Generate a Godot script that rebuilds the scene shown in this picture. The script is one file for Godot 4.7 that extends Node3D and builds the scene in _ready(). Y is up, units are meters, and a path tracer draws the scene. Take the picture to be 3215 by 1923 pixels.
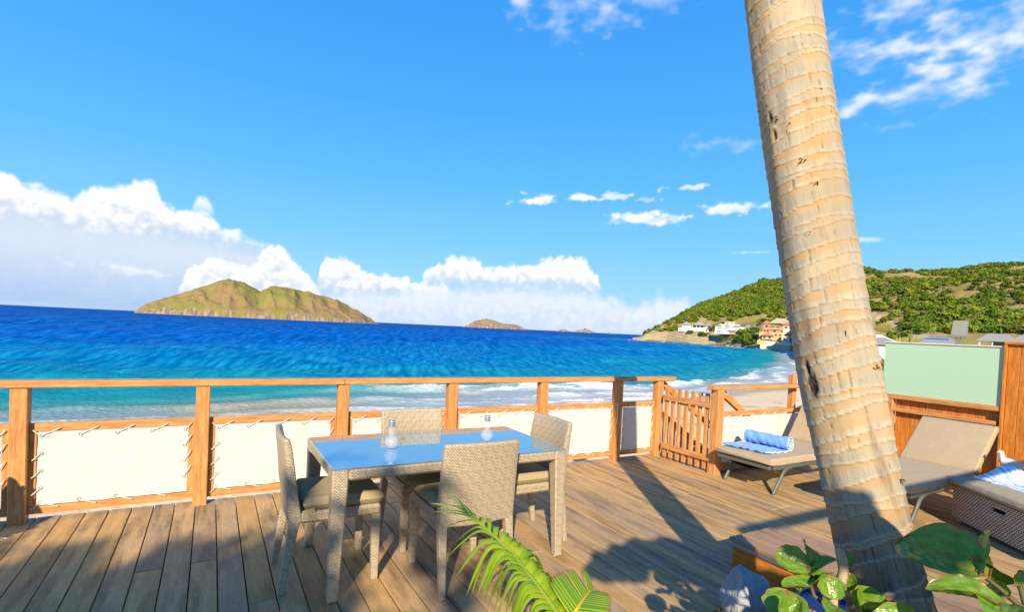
extends Node3D
# A teak beach deck above a turquoise bay. World axes follow the deck: +x along the beach railing, -z out to sea, y up from the deck boards.

const EXPOSURE := 1.6
const SUN_AZ := 58.0     # where the light travels, degrees from +x towards -z
const SUN_EL := 27.5
const SEA_Y := -1.7

class MB:
	var v := PackedVector3Array()
	var ix := PackedInt32Array()
	var uv := PackedVector2Array()
	var col := PackedColorArray()

	func tri(a: int, b: int, c: int) -> void:   # counter-clockwise seen from outside
		ix.append(a); ix.append(c); ix.append(b)

	func poly(given: Array, out: Vector3) -> void:
		var ps := given
		var n: Vector3 = (ps[1] - ps[0]).cross(ps[2] - ps[0])
		if n.dot(out) < 0.0:
			ps = given.duplicate()
			ps.reverse()
		var b := v.size()
		for p in ps:
			v.append(p)
		for i in range(1, ps.size() - 1):
			tri(b, b + i, b + i + 1)

	func box(c: Vector3, s: Vector3, bev := 0.0, B := Basis.IDENTITY) -> MB:
		var h := s * 0.5
		bev = minf(bev, minf(h.x, minf(h.y, h.z)) * 0.9)
		var at := func(sx: float, sy: float, sz: float, axis: int) -> Vector3:
			var p := Vector3(sx * h.x, sy * h.y, sz * h.z)
			var sg := Vector3(sx, sy, sz)
			for k in 3:
				if k != axis:
					p[k] -= sg[k] * bev
			return c + B * p
		for axis in 3:
			var u := (axis + 1) % 3
			var w := (axis + 2) % 3
			for s1 in [-1.0, 1.0]:
				var ring := []
				for q in [[-1.0, -1.0], [1.0, -1.0], [1.0, 1.0], [-1.0, 1.0]]:
					var g := Vector3()
					g[axis] = s1; g[u] = q[0]; g[w] = q[1]
					ring.append(at.call(g.x, g.y, g.z, axis))
				var o := Vector3(); o[axis] = s1
				poly(ring, B * o)
		if bev > 0.0:
			for axis in 3:   # edges along axis
				var u := (axis + 1) % 3
				var w := (axis + 2) % 3
				for su in [-1.0, 1.0]:
					for sw in [-1.0, 1.0]:
						var q := []
						for pr in [[-1.0, u], [1.0, u], [1.0, w], [-1.0, w]]:
							var g := Vector3()
							g[axis] = pr[0]; g[u] = su; g[w] = sw
							q.append(at.call(g.x, g.y, g.z, pr[1]))
						var o := Vector3(); o[u] = su; o[w] = sw
						poly(q, B * o)
			for sx in [-1.0, 1.0]:
				for sy in [-1.0, 1.0]:
					for sz in [-1.0, 1.0]:
						poly([at.call(sx, sy, sz, 0), at.call(sx, sy, sz, 1), at.call(sx, sy, sz, 2)], B * Vector3(sx, sy, sz))
		return self

	func hexa(p: Array) -> MB:   # eight corners: bottom four round, then top four round
		var c := Vector3()
		for q in p:
			c += q / 8.0
		for f in [[0, 1, 2, 3], [4, 5, 6, 7], [0, 1, 5, 4], [1, 2, 6, 5], [2, 3, 7, 6], [3, 0, 4, 7]]:
			var m: Vector3 = (p[f[0]] + p[f[1]] + p[f[2]] + p[f[3]]) / 4.0
			poly([p[f[0]], p[f[1]], p[f[2]], p[f[3]]], m - c)
		return self

	func grid(pts: PackedVector3Array, cols: int, closed := false, flip := false) -> MB:   # rows of cols points
		var b := v.size()
		v.append_array(pts)
		var rows := pts.size() / cols
		for r in rows - 1:
			for k in (cols if closed else cols - 1):
				var k2 := (k + 1) % cols
				var a := b + r * cols + k
				var e := b + r * cols + k2
				var f := b + (r + 1) * cols + k2
				var g := b + (r + 1) * cols + k
				if flip:
					tri(a, f, e); tri(a, g, f)
				else:
					tri(a, e, f); tri(a, f, g)
		return self

	func tube(path: Array, rad, sides := 8, cap := true, flat_x := 1.0) -> MB:
		var n := path.size()
		var pts := PackedVector3Array()
		var up := Vector3.UP
		var t0: Vector3 = (path[1] - path[0]).normalized()
		if absf(t0.y) > 0.9:
			up = Vector3.RIGHT
		var side := t0.cross(up).normalized()
		for i in n:
			var t: Vector3 = (path[mini(i + 1, n - 1)] - path[maxi(i - 1, 0)]).normalized()
			side = (side - t * side.dot(t)).normalized()
			var w := side.cross(t).normalized()
			var r: float = rad[i] if rad is Array else rad
			for k in sides:
				var a := TAU * k / sides
				pts.append(path[i] + side * cos(a) * r * flat_x + w * sin(a) * r)
		var b := v.size()
		grid(pts, sides, true)
		if cap:
			for e in [0, n - 1]:
				var ci := v.size()
				v.append(path[e])
				for k in sides:
					var a: int = b + e * sides + k
					var c: int = b + e * sides + (k + 1) % sides
					if e == 0:
						tri(ci, c, a)
					else:
						tri(ci, a, c)
		return self

	func lathe(prof: Array, sides := 24, c := Vector3.ZERO) -> MB:   # Vector2(radius, height) going up
		var pts := PackedVector3Array()
		for p in prof:
			for k in sides:
				var a := -TAU * k / sides
				pts.append(c + Vector3(cos(a) * p.x, p.y, sin(a) * p.x))
		return grid(pts, sides, true)

	func mesh(smooth := false) -> ArrayMesh:
		var arr := []
		arr.resize(Mesh.ARRAY_MAX)
		arr[Mesh.ARRAY_VERTEX] = v
		arr[Mesh.ARRAY_INDEX] = ix
		if uv.size() == v.size():
			arr[Mesh.ARRAY_TEX_UV] = uv
		if col.size() == v.size():
			arr[Mesh.ARRAY_COLOR] = col
		if smooth:
			var n := PackedVector3Array()
			n.resize(v.size())
			for i in range(0, ix.size(), 3):
				var a := ix[i]
				var b := ix[i + 1]
				var c := ix[i + 2]
				var f := (v[c] - v[a]).cross(v[b] - v[a])
				n[a] += f; n[b] += f; n[c] += f
			for i in n.size():
				n[i] = n[i].normalized() if n[i].length_squared() > 0.0 else Vector3.UP
			arr[Mesh.ARRAY_NORMAL] = n
		var m := ArrayMesh.new()
		m.add_surface_from_arrays(Mesh.PRIMITIVE_TRIANGLES, arr)
		return m


var M := {}
var used := {}
var rng := RandomNumberGenerator.new()


func lin(r: float, g: float, b: float) -> Color:
	return Color(r, g, b).linear_to_srgb()


func noise(s: int, freq: float, oct := 4) -> FastNoiseLite:
	var n := FastNoiseLite.new()
	n.seed = s
	n.noise_type = FastNoiseLite.TYPE_SIMPLEX_SMOOTH
	n.frequency = freq
	n.fractal_type = FastNoiseLite.FRACTAL_FBM if oct > 1 else FastNoiseLite.FRACTAL_NONE
	n.fractal_octaves = oct
	return n


func numbered(called: String) -> String:
	if not used.has(called):
		used[called] = 0
		return called
	used[called] += 1
	return "%s_%03d" % [called, used[called]]


func tag(o: Node, label: String, category: String, group := "") -> void:
	o.set_meta("label", label)
	o.set_meta("category", category)
	if group:
		o.set_meta("group", group)
	elif o.has_meta("group"):
		o.remove_meta("group")


func thing(called: String, label: String, category: String, at := Vector3.ZERO, turn := 0.0, group := "") -> Node3D:
	var o := Node3D.new()
	o.name = numbered(called)
	add_child(o)
	o.position = at
	o.rotation.y = turn
	tag(o, label, category, group)
	return o


func part(parent: Node, called: String, m: Mesh, mat: Material, at := Transform3D.IDENTITY) -> MeshInstance3D:
	var o := MeshInstance3D.new()
	o.name = called if parent != self else numbered(called)
	o.mesh = m
	o.material_override = mat
	o.transform = at
	parent.add_child(o, true)
	return o


func struct(called: String, m: Mesh, mat: Material) -> MeshInstance3D:
	var o := part(self, called, m, mat)
	o.set_meta("kind", "structure")
	return o


func dup(o: Node3D, label: String, at: Vector3, turn: float) -> Node3D:
	var c: Node3D = o.duplicate()
	c.name = numbered(String(o.name).rstrip("_0123456789"))
	add_child(c)
	c.position = at
	c.rotation.y = turn
	c.set_meta("label", label)
	return c


func T(p: Vector3, b := Basis.IDENTITY) -> Transform3D:
	return Transform3D(b, p)


func sun_to() -> Vector3:   # towards the sun
	var a := deg_to_rad(SUN_AZ)
	var e := deg_to_rad(SUN_EL)
	return Vector3(-cos(a) * cos(e), sin(e), sin(a) * cos(e))


func interp(tab: Array, x: float) -> float:   # piecewise smooth through Vector2 points
	if x <= tab[0].x:
		return tab[0].y
	for i in range(1, tab.size()):
		if x <= tab[i].x:
			var t: float = (x - tab[i - 1].x) / (tab[i].x - tab[i - 1].x)
			return lerpf(tab[i - 1].y, tab[i].y, t)
	return tab[-1].y


func polar(az: float, r: float, y: float) -> Vector3:
	var a := deg_to_rad(az)
	return Vector3(sin(a) * r, y, -cos(a) * r)


# ---------------------------------------------------------------- textures and materials

func grain_image(s: int, lo: Color, hi: Color, blotch := 0.0) -> Array:
	var n1 := noise(s, 0.010, 5).get_seamless_image(512, 512)
	var n2 := noise(s + 1, 0.045, 3).get_seamless_image(512, 512)
	var n3 := noise(s + 2, 0.004, 3).get_seamless_image(512, 512)
	var d := PackedByteArray()
	var h := PackedByteArray()
	var a := n1.get_data()
	var b := n2.get_data()
	var c := n3.get_data()
	d.resize(512 * 512 * 3)
	h.resize(512 * 512)
	for i in 512 * 512:
		var t := a[i] / 255.0 * 0.55 + b[i] / 255.0 * 0.45
		t = clampf((t - 0.25) * 2.0, 0.0, 1.0)
		var w := clampf((c[i] / 255.0 - 0.5) * 3.0, 0.0, 1.0) * blotch
		var k := 1.0 - w * (0.35 + 0.5 * (1.0 - b[i] / 255.0))
		d[i * 3] = int(clampf(lerpf(lo.r, hi.r, t) * k, 0, 1) * 255)
		d[i * 3 + 1] = int(clampf(lerpf(lo.g, hi.g, t) * k, 0, 1) * 255)
		d[i * 3 + 2] = int(clampf(lerpf(lo.b, hi.b, t) * (k + w * 0.08), 0, 1) * 255)
		h[i] = int(t * 255)
	return [ImageTexture.create_from_image(Image.create_from_data(512, 512, false, Image.FORMAT_RGB8, d)), ImageTexture.create_from_image(Image.create_from_data(512, 512, false, Image.FORMAT_L8, h))]


func wood(tex: Array, tint: Color, axis: int, offset := Vector3.ZERO, rough := 0.6, across := 5.0, along := 0.5, bump := 0.05) -> StandardMaterial3D:
	var m := StandardMaterial3D.new()
	m.albedo_color = tint
	m.albedo_texture = tex[0]
	m.roughness = rough
	m.metallic_specular = 0.35
	m.uv1_triplanar = true
	m.uv1_world_triplanar = true
	var s := Vector3(across, across, across)
	s[axis] = along
	m.uv1_scale = s
	m.uv1_offset = offset
	m.heightmap_enabled = true
	m.heightmap_texture = tex[1]
	m.heightmap_scale = bump
	return m


func plain(c: Color, rough := 0.6, spec := 0.4, metal := 0.0) -> StandardMaterial3D:
	var m := StandardMaterial3D.new()
	m.albedo_color = c
	m.roughness = rough
	m.metallic_specular = spec
	m.metallic = metal
	return m


func wicker_image(a: Color, b: Color, gap: Color, s: int) -> Array:
	var r := RandomNumberGenerator.new()
	r.seed = s
	var W := 256
	var im := Image.create(W, W, false, Image.FORMAT_RGB8)
	var hm := Image.create(W, W, false, Image.FORMAT_L8)
	var rows := 8
	var cols := 4
	var tone := []
	for i in rows * cols:
		tone.append(r.randf())
	for y in W:
		var row := y * rows / W
		var fy := fmod(float(y) * rows / W, 1.0)
		for x in W:
			var fx := fmod(float(x) * cols / W + 0.5 * (row % 2) + 0.08 * fy, float(cols))
			var cell := int(fx) % cols
			fx = fmod(fx, 1.0)
			var t: float = tone[row * cols + cell]
			# a strand arches over its middle and dives at both ends
			var hx := sqrt(maxf(0.0, sin(PI * fx)))
			var hy := sqrt(maxf(0.0, sin(PI * fy)))
			var h := hx * hy
			var c := gap.lerp(a.lerp(b, t), clampf(h * 1.9 - 0.45, 0.0, 1.0))
			im.set_pixel(x, y, c)
			hm.set_pixel(x, y, Color(h, h, h))
	return [ImageTexture.create_from_image(im), ImageTexture.create_from_image(hm)]


func wicker(tex: Array, tile: float, bump: float, rough := 0.42) -> StandardMaterial3D:
	var m := StandardMaterial3D.new()
	m.albedo_texture = tex[0]
	m.roughness = rough
	m.metallic_specular = 0.5
	m.uv1_triplanar = true
	m.uv1_triplanar_sharpness = 6.0
	m.uv1_scale = Vector3.ONE / tile
	m.heightmap_enabled = true
	m.heightmap_texture = tex[1]
	m.heightmap_scale = bump
	return m


func fabric(c: Color, s: int, scale := 3.0, bump := 0.25) -> StandardMaterial3D:
	var m := StandardMaterial3D.new()
	m.albedo_color = c
	m.roughness = 0.9
	m.metallic_specular = 0.2
	m.rim_enabled = true
	m.rim = 0.25
	m.uv1_triplanar = true
	m.uv1_scale = Vector3.ONE * scale
	var n := noise(s, 0.012, 5).get_seamless_image(256, 256)
	m.heightmap_enabled = true
	m.heightmap_texture = ImageTexture.create_from_image(n)
	m.heightmap_scale = bump
	return m


func vcol(rough := 0.8, spec := 0.3, back := 0.0) -> StandardMaterial3D:
	var m := StandardMaterial3D.new()
	m.vertex_color_use_as_albedo = true
	m.roughness = rough
	m.metallic_specular = spec
	if back > 0.0:
		m.backlight_enabled = true
		m.backlight = Color(back, back, back).linear_to_srgb()
	return m


func bumpy(m: StandardMaterial3D, s: int, freq: float, tile: float, depth_cm: float, world := true, oct := 5) -> StandardMaterial3D:
	m.uv1_triplanar = true
	m.uv1_world_triplanar = world
	m.uv1_scale = Vector3.ONE / tile
	m.heightmap_enabled = true
	m.heightmap_texture = ImageTexture.create_from_image(noise(s, freq, oct).get_seamless_image(512, 512))
	m.heightmap_scale = depth_cm
	return m


func make_materials() -> void:
	var tk := grain_image(11, Color(0.80, 0.74, 0.67), Color(1.0, 0.99, 0.98))
	var dk := grain_image(31, Color(0.875, 0.865, 0.85), Color(1.0, 0.99, 0.97), 0.32)
	var teak := lin(0.66, 0.325, 0.125)
	for a in 3:
		M["teak%d" % a] = wood(tk, teak, a, Vector3(0.13, 0.37, 0.71) * (a + 1), 0.5)
	M.teak_pale = wood(tk, lin(0.60, 0.33, 0.15), 0, Vector3(0.4, 0.1, 0.2), 0.6)
	M.teak_deep = wood(tk, lin(0.64, 0.245, 0.045), 1, Vector3(0.7, 0.3, 0.9), 0.4)
	M.teak_deep_z = wood(tk, lin(0.64, 0.245, 0.045), 2, Vector3(0.7, 0.3, 0.9), 0.4)
	M.planks = []
	for i in 7:
		var k := [1.0, 0.95, 1.04, 0.90, 0.98, 1.06, 0.93][i] as float
		var w := [0.0, 0.1, -0.1, 0.2, 0.05, -0.05, -0.15][i] as float
		M.planks.append(wood(dk, lin(0.55 * k * (1.0 - w * 0.3), 0.36 * k, 0.175 * k * (1.0 + w)), 2, Vector3(0.173 * i, 0.311 * i, 0.217 * i), 0.62, 3.2, 0.42, 0.06))
	M.plank_box = wood(dk, lin(0.42, 0.26, 0.15), 2, Vector3(0.5, 0.2, 0.1), 0.6, 3.2, 0.42)
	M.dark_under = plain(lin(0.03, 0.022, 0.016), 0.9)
	var wk := wicker_image(Color(0.69, 0.62, 0.52), Color(0.80, 0.74, 0.64), Color(0.50, 0.43, 0.34), 5)
	M.wicker = wicker(wk, 0.072, 0.22)
	var wd := wicker_image(Color(0.86, 0.75, 0.66), Color(0.93, 0.83, 0.74), Color(0.16, 0.11, 0.08), 9)
	M.wicker_dark = wicker(wd, 0.13, 0.5)
	M.cushion = fabric(lin(0.36, 0.29, 0.17), 3)
	M.lounge = fabric(lin(0.40, 0.31, 0.205), 4, 1.6, 0.5)
	M.canvas = fabric(lin(0.58, 0.575, 0.535), 6, 1.2, 0.4)
	M.rope = plain(lin(0.72, 0.68, 0.58), 0.8)
	M.steel = plain(lin(0.55, 0.56, 0.56), 0.3, 0.5, 0.9)
	M.grey_metal = plain(lin(0.10, 0.11, 0.10), 0.35, 0.5)
	M.dark_metal = plain(lin(0.02, 0.021, 0.021), 0.4, 0.5)
	M.foot = plain(lin(0.55, 0.58, 0.58), 0.4)
	M.white = bumpy(plain(lin(0.78, 0.77, 0.74), 0.8), 61, 0.02, 3.0, 0.5)
	var g := plain(Color(1, 1, 1, 0.06), 0.03, 0.5)
	g.transparency = BaseMaterial3D.TRANSPARENCY_ALPHA
	M.clear = g
	M.table_glass = plain(lin(0.42, 0.56, 0.68), 0.03, 0.8, 0.72)


# ---------------------------------------------------------------- sky

var sk_n: FastNoiseLite
var sk_f: FastNoiseLite
var sk_c: FastNoiseLite
var sk_layers := []
var sk_grad := []


func sky_setup() -> void:
	sk_n = noise(71, 5.0, 4)
	sk_f = noise(72, 38.0, 5)
	sk_c = noise(73, 14.0, 4)
	sk_grad = [[0.0, Color(0.56, 0.76, 0.97)], [2.0, Color(0.47, 0.73, 0.98)], [5.0, Color(0.34, 0.73, 1.0)], [9.0, Color(0.23, 0.65, 1.03)], [15.0, Color(0.135, 0.54, 1.05)], [22.0, Color(0.085, 0.44, 1.02)], [31.0, Color(0.055, 0.36, 0.95)], [60.0, Color(0.022, 0.2, 0.7)], [90.0, Color(0.018, 0.17, 0.62)]]
	# each bank of cumulus: outline of its top as (bearing, height) in degrees, height of its base, how ragged, white and grey
	var V := func(a: Array) -> Array:
		var out := []
		for i in range(0, a.size(), 2):
			out.append(Vector2(a[i], a[i + 1]))
		return out
	var white := Color(1.06, 1.06, 1.06)
	var cream := Color(1.0, 1.02, 1.06)
	var grey := Color(0.60, 0.71, 0.90)
	sk_layers = [
		{"top": V.call([-60, 3, -40, 9, -26, 9.5, -15, 9.0, -8, 8.9, -2, 8.3, 3, 7.7, 6.0, 7.0, 7.2, 5.6, 8.0, 2.0]), "base": 0.0, "fade": 0.5, "amp": 0.35, "soft": 1.6, "white": Color(0.74, 0.83, 0.97), "grey": Color(0.44, 0.61, 0.91), "max": 0.93, "rough": 0.1},
		{"top": V.call([-62, 6, -50, 9, -38, 11, -30, 8, -22, 10.5, -15, 10.2, -12.5, 9.6, -10.4, 9.0, -9.1, 10.7, -7.5, 10.6, -6.2, 11.5, -4.9, 11.6, -4.2, 9.8, -3.0, 9.4, -1.8, 9.8, -0.4, 9.4, 0.6, 8.6, 2.4, 8.0, 4.5, 7.4, 6.3, 7.2]), "base": 6.6, "fade": 1.5, "amp": 0.5, "soft": 0.5, "white": white, "grey": Color(0.68, 0.77, 0.93), "max": 1.0},
		{"top": V.call([-2.4, 10.0, -1.6, 11.0, -0.6, 11.1, 0.2, 10.3]), "base": 9.5, "fade": 0.8, "amp": 0.35, "soft": 0.5, "white": cream, "grey": cream, "max": 0.85},
		{"top": V.call([-3.0, 3.0, -2.3, 4.0, -1.2, 4.9, -0.4, 5.5, 0.4, 5.8, 1.3, 5.2, 2.5, 5.1, 3.5, 5.2, 4.1, 6.6, 5.0, 7.4, 5.7, 7.4, 6.6, 6.5, 7.6, 5.3, 8.6, 4.2, 9.2, 3.6, 10.0, 2.0]), "base": 1.6, "fade": 1.2, "amp": 0.5, "soft": 0.3, "white": white, "grey": Color(0.72, 0.80, 0.94), "max": 1.0},
		{"top": V.call([9.0, 4.4, 9.5, 6.2, 9.9, 6.8, 10.6, 6.4, 11.3, 6.6, 11.9, 6.9, 12.7, 6.0, 14.4, 5.3, 17.0, 4.9, 19.6, 4.5, 22.0, 4.2, 23.4, 3.2]), "base": 3.0, "fade": 1.0, "amp": 0.45, "soft": 0.3, "white": white, "grey": Color(0.66, 0.76, 0.93), "max": 1.0},
		{"top": V.call([19.2, 4.6, 20.2, 6.0, 21.3, 6.7, 22.4, 7.1, 23.6, 7.3, 25.4, 7.1, 26.7, 6.3, 28.0, 6.8, 29.5, 7.0, 31.5, 7.1, 33.0, 7.6, 34.5, 7.8, 36.2, 7.8, 37.4, 7.3, 38.2, 6.3, 38.8, 5.2, 39.6, 4.2]), "base": 4.6, "fade": 1.4, "amp": 0.55, "soft": 0.35, "white": white, "grey": Color(0.70, 0.78, 0.95), "max": 1.0},
		{"top": V.call([8.0, 2.4, 12.0, 3.4, 20.0, 4.4, 30.0, 5.0, 36.0, 5.0, 39.4, 4.4, 40.8, 4.4, 42.4, 3.2, 43.7, 4.0, 45.2, 4.5, 46.6, 3.8, 47.8, 4.3, 48.6, 3.0, 52.0, 2.4, 60.0, 2.8, 80.0, 3.0, 120.0, 4.5, 150.0, 2.5, 179.0, 3.4]), "base": 0.0, "fade": 0.3, "amp": 0.5, "soft": 1.1, "white": Color(0.86, 0.92, 1.02), "grey": Color(0.66, 0.79, 0.97), "max": 0.92, "rough": 0.45},
		{"top": V.call([-179.0, 3.4, -140.0, 6.0, -110.0, 4.0, -90.0, 6.5, -70.0, 4.5, -62.0, 3.0]), "base": 0.6, "fade": 1.0, "amp": 0.8, "soft": 0.8, "white": white, "grey": grey, "max": 0.95},
	]


# loose clouds: bearing, height, half width, half height, share, ragged
const PUFFS := [[-7.0, 3.55, 2.6, 0.5, 0.55, 0.9], [-4.2, 3.3, 0.9, 0.25, 0.6, 0.9], [31.6, 13.75, 2.3, 0.5, 1.0, 1.4], [36.5, 14.1, 1.4, 0.42, 1.0, 1.4], [40.4, 14.35, 1.5, 0.35, 0.7, 2.0], [43.0, 14.1, 1.2, 0.25, 0.4, 2.0], [46.8, 15.05, 1.7, 0.3, 0.7, 1.8], [43.6, 12.05, 3.7, 0.62, 0.95, 1.0], [51.6, 12.9, 4.0, 0.75, 0.85, 1.1], [54.0, 8.65, 1.8, 0.16, 0.7, 0.6], [63.3, 9.5, 1.6, 0.2, 0.5, 0.8], [51.6, 18.9, 3.6, 0.9, 0.32, 1.3], [35.5, 31.0, 5.0, 2.2, 0.42, 1.5], [43.5, 31.2, 4.0, 1.4, 0.26, 1.6], [29.0, 31.3, 1.4, 1.0, 0.5, 1.2], [66.3, 21.4, 5.2, 2.0, 0.5, 1.3], [62.0, 24.4, 5.4, 2.8, 0.36, 1.6], [69.5, 24.6, 6.5, 2.2, 0.5, 1.5], [67.5, 27.4, 7.5, 2.0, 0.4, 1.6], [60.6, 21.2, 2.6, 1.0, 0.3, 1.4], [76.0, 23.0, 4.0, 1.6, 0.3, 1.4], [64.0, 23.0, 5.0, 2.0, 0.32, 1.8], [71.0, 22.4, 3.0, 1.2, 0.3, 1.6]]


func sky_at(az: float, el: float) -> Color:
	var c: Color = sk_grad[-1][1]
	for i in range(1, sk_grad.size()):
		if el <= sk_grad[i][0]:
			c = (sk_grad[i - 1][1] as Color).lerp(sk_grad[i][1], (el - sk_grad[i - 1][0]) / (sk_grad[i][0] - sk_grad[i - 1][0]))
			break
	if el > 34.0:
		return c
	var d := polar(az, cos(deg_to_rad(el)), sin(deg_to_rad(el)))
	if el < 13.0:
		var n := sk_n.get_noise_3dv(d)
		var f := sk_f.get_noise_3dv(d)
		var lump := absf(sk_c.get_noise_3d(d.x * 2.2, d.y * 2.2, d.z * 2.2)) 
		for L in sk_layers:
			var tp: Array = L.top
			if az < tp[0].x or az > tp[-1].x:
				continue
			var top := interp(tp, az)
			var e: float = top - el + 0.12 + (n * 0.7 + f * 0.8) * L.amp * 1.3 + (lump - 0.2) * L.amp * 2.2
			var ends := minf(az - tp[0].x, tp[-1].x - az)
			e -= maxf(0.0, 1.0 - ends) * 1.2
			var a: float = smoothstep(-0.1, L.soft * 1.5, e) * smoothstep(-L.fade, L.fade, el - L.base + n * L.fade * 0.6) * L.max
			if a <= 0.0:
				continue
			var span := maxf(1.2, top - L.base)
			var lit := clampf((el - L.base) / span * 0.95 + (f * 0.7 + n * 0.4 + (lump - 0.2) * 1.1) * L.get("rough", 0.8) + 0.12, 0.0, 1.0)
			lit = lerpf(lit, 1.0, clampf(1.0 - e / 0.9, 0.0, 1.0) * 0.3)
			c = c.lerp((L.grey as Color).lerp(L.white, smoothstep(0.05, 0.75, lit)), a)
	if el > 2.0:
		for p in PUFFS:
			var x: float = (az - p[0]) / p[2]
			var y: float = (el - p[1]) / p[3]
			if absf(x) > 1.6 or absf(y) > 1.8:
				continue
			var q := sk_f.get_noise_3d(d.x * 0.5, d.y * 1.2, d.z * 0.5) + 0.55 * sk_f.get_noise_3d(d.x * 1.4, d.y * 2.4, d.z * 1.4)
			if p[1] > 17.0:   # thin high cloud, combed by the wind
				var g := d.x * 0.8 + d.y * 0.6
				q = sk_n.get_noise_3d(d.x * 1.8 + g * 0.6, d.y * 4.2 - g * 0.6, d.z * 1.8) * 0.8 + sk_f.get_noise_3d(d.x * 0.6, d.y * 1.3, d.z * 0.6) * 0.75
			var e: float = 1.0 - sqrt(x * x + y * y) + q * p[5] * 1.1
			var a: float = smoothstep(-0.15, 1.6 if p[1] > 17.0 else 0.75, e) * p[4]
			var w := Color(0.80, 0.88, 1.04).lerp(Color(1.05, 1.07, 1.1), clampf(0.6 + y * 0.5 + q, 0.0, 1.0))
			c = c.lerp(w, a)
	return c


func sky_patch(x0: int, y0: int, w: int, h: int, full_w: int) -> Image:
	var d := PackedFloat32Array()
	d.resize(w * h * 3)
	var i := 0
	for y in h:
		var el := 90.0 - (y0 + y + 0.5) / full_w * 360.0
		for x in w:
			var c := sky_at((x0 + x + 0.5) / full_w * 360.0 - 180.0, maxf(el, 0.0))
			d[i] = c.r / EXPOSURE; d[i + 1] = c.g / EXPOSURE; d[i + 2] = c.b / EXPOSURE
			i += 3
	return Image.create_from_data(w, h, false, Image.FORMAT_RGBF, d.to_byte_array())


func make_sky() -> void:
	sky_setup()
	var W := 4096
	var im := Image.create(512, 256, false, Image.FORMAT_RGBF)
	im.fill(Color(0.2, 0.32, 0.42) / EXPOSURE)
	im.blit_rect(sky_patch(0, 0, 512, 128, 512), Rect2i(0, 0, 512, 128), Vector2i.ZERO)
	im.resize(W, W / 2, Image.INTERPOLATE_BILINEAR)
	var x0 := int((180.0 - 20.0) / 360.0 * W)
	var y0 := int((90.0 - 34.0) / 360.0 * W)
	var pw := int(98.0 / 360.0 * W)
	var ph := W / 4 - y0
	im.blit_rect(sky_patch(x0, y0, pw, ph, W), Rect2i(0, 0, pw, ph), Vector2i(x0, y0))
	var turned := Image.create(W, W / 2, false, Image.FORMAT_RGBF)   # the panorama begins straight out to sea
	turned.blit_rect(im, Rect2i(W / 2, 0, W / 2, W / 2), Vector2i.ZERO)
	turned.blit_rect(im, Rect2i(0, 0, W / 2, W / 2), Vector2i(W / 2, 0))
	var mat := PanoramaSkyMaterial.new()
	mat.panorama = ImageTexture.create_from_image(turned)
	var s := Sky.new()
	s.sky_material = mat
	var e := Environment.new()
	e.background_mode = Environment.BG_SKY
	e.sky = s
	e.tonemap_mode = Environment.TONE_MAPPER_LINEAR
	e.tonemap_exposure = EXPOSURE
	e.sdfgi_enabled = true
	e.ssao_enabled = true
	e.ssil_enabled = true
	var we := WorldEnvironment.new()
	we.name = "environment"
	we.environment = e
	add_child(we)


func make_camera() -> void:
	var f := 1650.0
	var near := 0.05
	var c := Camera3D.new()
	c.name = "camera"
	c.projection = Camera3D.PROJECTION_FRUSTUM
	c.near = near
	c.far = 60000.0
	c.size = 1923.0 / f * near
	c.frustum_offset = Vector2(0.0, 110.0 / f * near)
	c.position = Vector3(0, 1.57, 0)
	c.basis = Basis(Vector3.UP, deg_to_rad(-29.7)) * Basis(Vector3.RIGHT, -atan(38.0 / f)) * Basis(Vector3.BACK, deg_to_rad(2.72))
	add_child(c)
	c.current = true


func make_sun() -> void:
	var l := DirectionalLight3D.new()
	l.name = "sun"
	l.light_energy = 1.6
	l.light_color = Color(1.0, 0.93, 0.80)
	l.light_angular_distance = 0.53
	l.shadow_enabled = true
	l.sky_mode = DirectionalLight3D.SKY_MODE_LIGHT_ONLY
	add_child(l)
	l.look_at_from_position(sun_to() * 50.0, Vector3.ZERO)


# ---------------------------------------------------------------- land and water

const SHORE := [Vector2(-400, -18.6), Vector2(0, -18.8), Vector2(10, -19.0), Vector2(21, -19.9), Vector2(27, -20.8), Vector2(33, -22.5), Vector2(42, -26), Vector2(60, -35), Vector2(90, -53), Vector2(130, -80), Vector2(170, -107), Vector2(184, -117), Vector2(186, -130), Vector2(195, -147), Vector2(205, -166), Vector2(201, -180), Vector2(198, -193), Vector2(193, -203), Vector2(200, -214), Vector2(240, -240), Vector2(600, -420)]


func off_shore(p: Vector2) -> float:   # metres out from the waterline, negative on land
	var best := 1e9
	var sg := 1.0
	for i in SHORE.size() - 1:
		var a: Vector2 = SHORE[i]
		var ab: Vector2 = SHORE[i + 1] - a
		var t := clampf((p - a).dot(ab) / ab.length_squared(), 0.0, 1.0)
		var d := (p - a - ab * t).length()
		if d < best - 1e-4:
			best = d
			sg = -1.0 if ab.cross(p - a) > 0.0 else 1.0
	return best * sg


func sea_color(D: float, r: float, n: float) -> Color:
	var tab := [[0.0, Color(0.32, 0.36, 0.34)], [2.0, Color(0.16, 0.28, 0.30)], [3.6, Color(0.05, 0.26, 0.27)], [6.0, Color(0.015, 0.245, 0.285)], [11.0, Color(0.006, 0.22, 0.33)], [25.0, Color(0.003, 0.17, 0.40)], [60.0, Color(0.002, 0.11, 0.41)], [130.0, Color(0.002, 0.098, 0.38)], [350.0, Color(0.002, 0.086, 0.35)], [1500.0, Color(0.004, 0.080, 0.33)]]
	D = maxf(0.0, D * (1.0 + n * 0.35))
	for i in range(1, tab.size()):
		if D <= tab[i][0]:
			return (tab[i - 1][1] as Color).lerp(tab[i][1], (D - tab[i - 1][0]) / (tab[i][0] - tab[i - 1][0]))
	return tab[-1][1]


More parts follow.
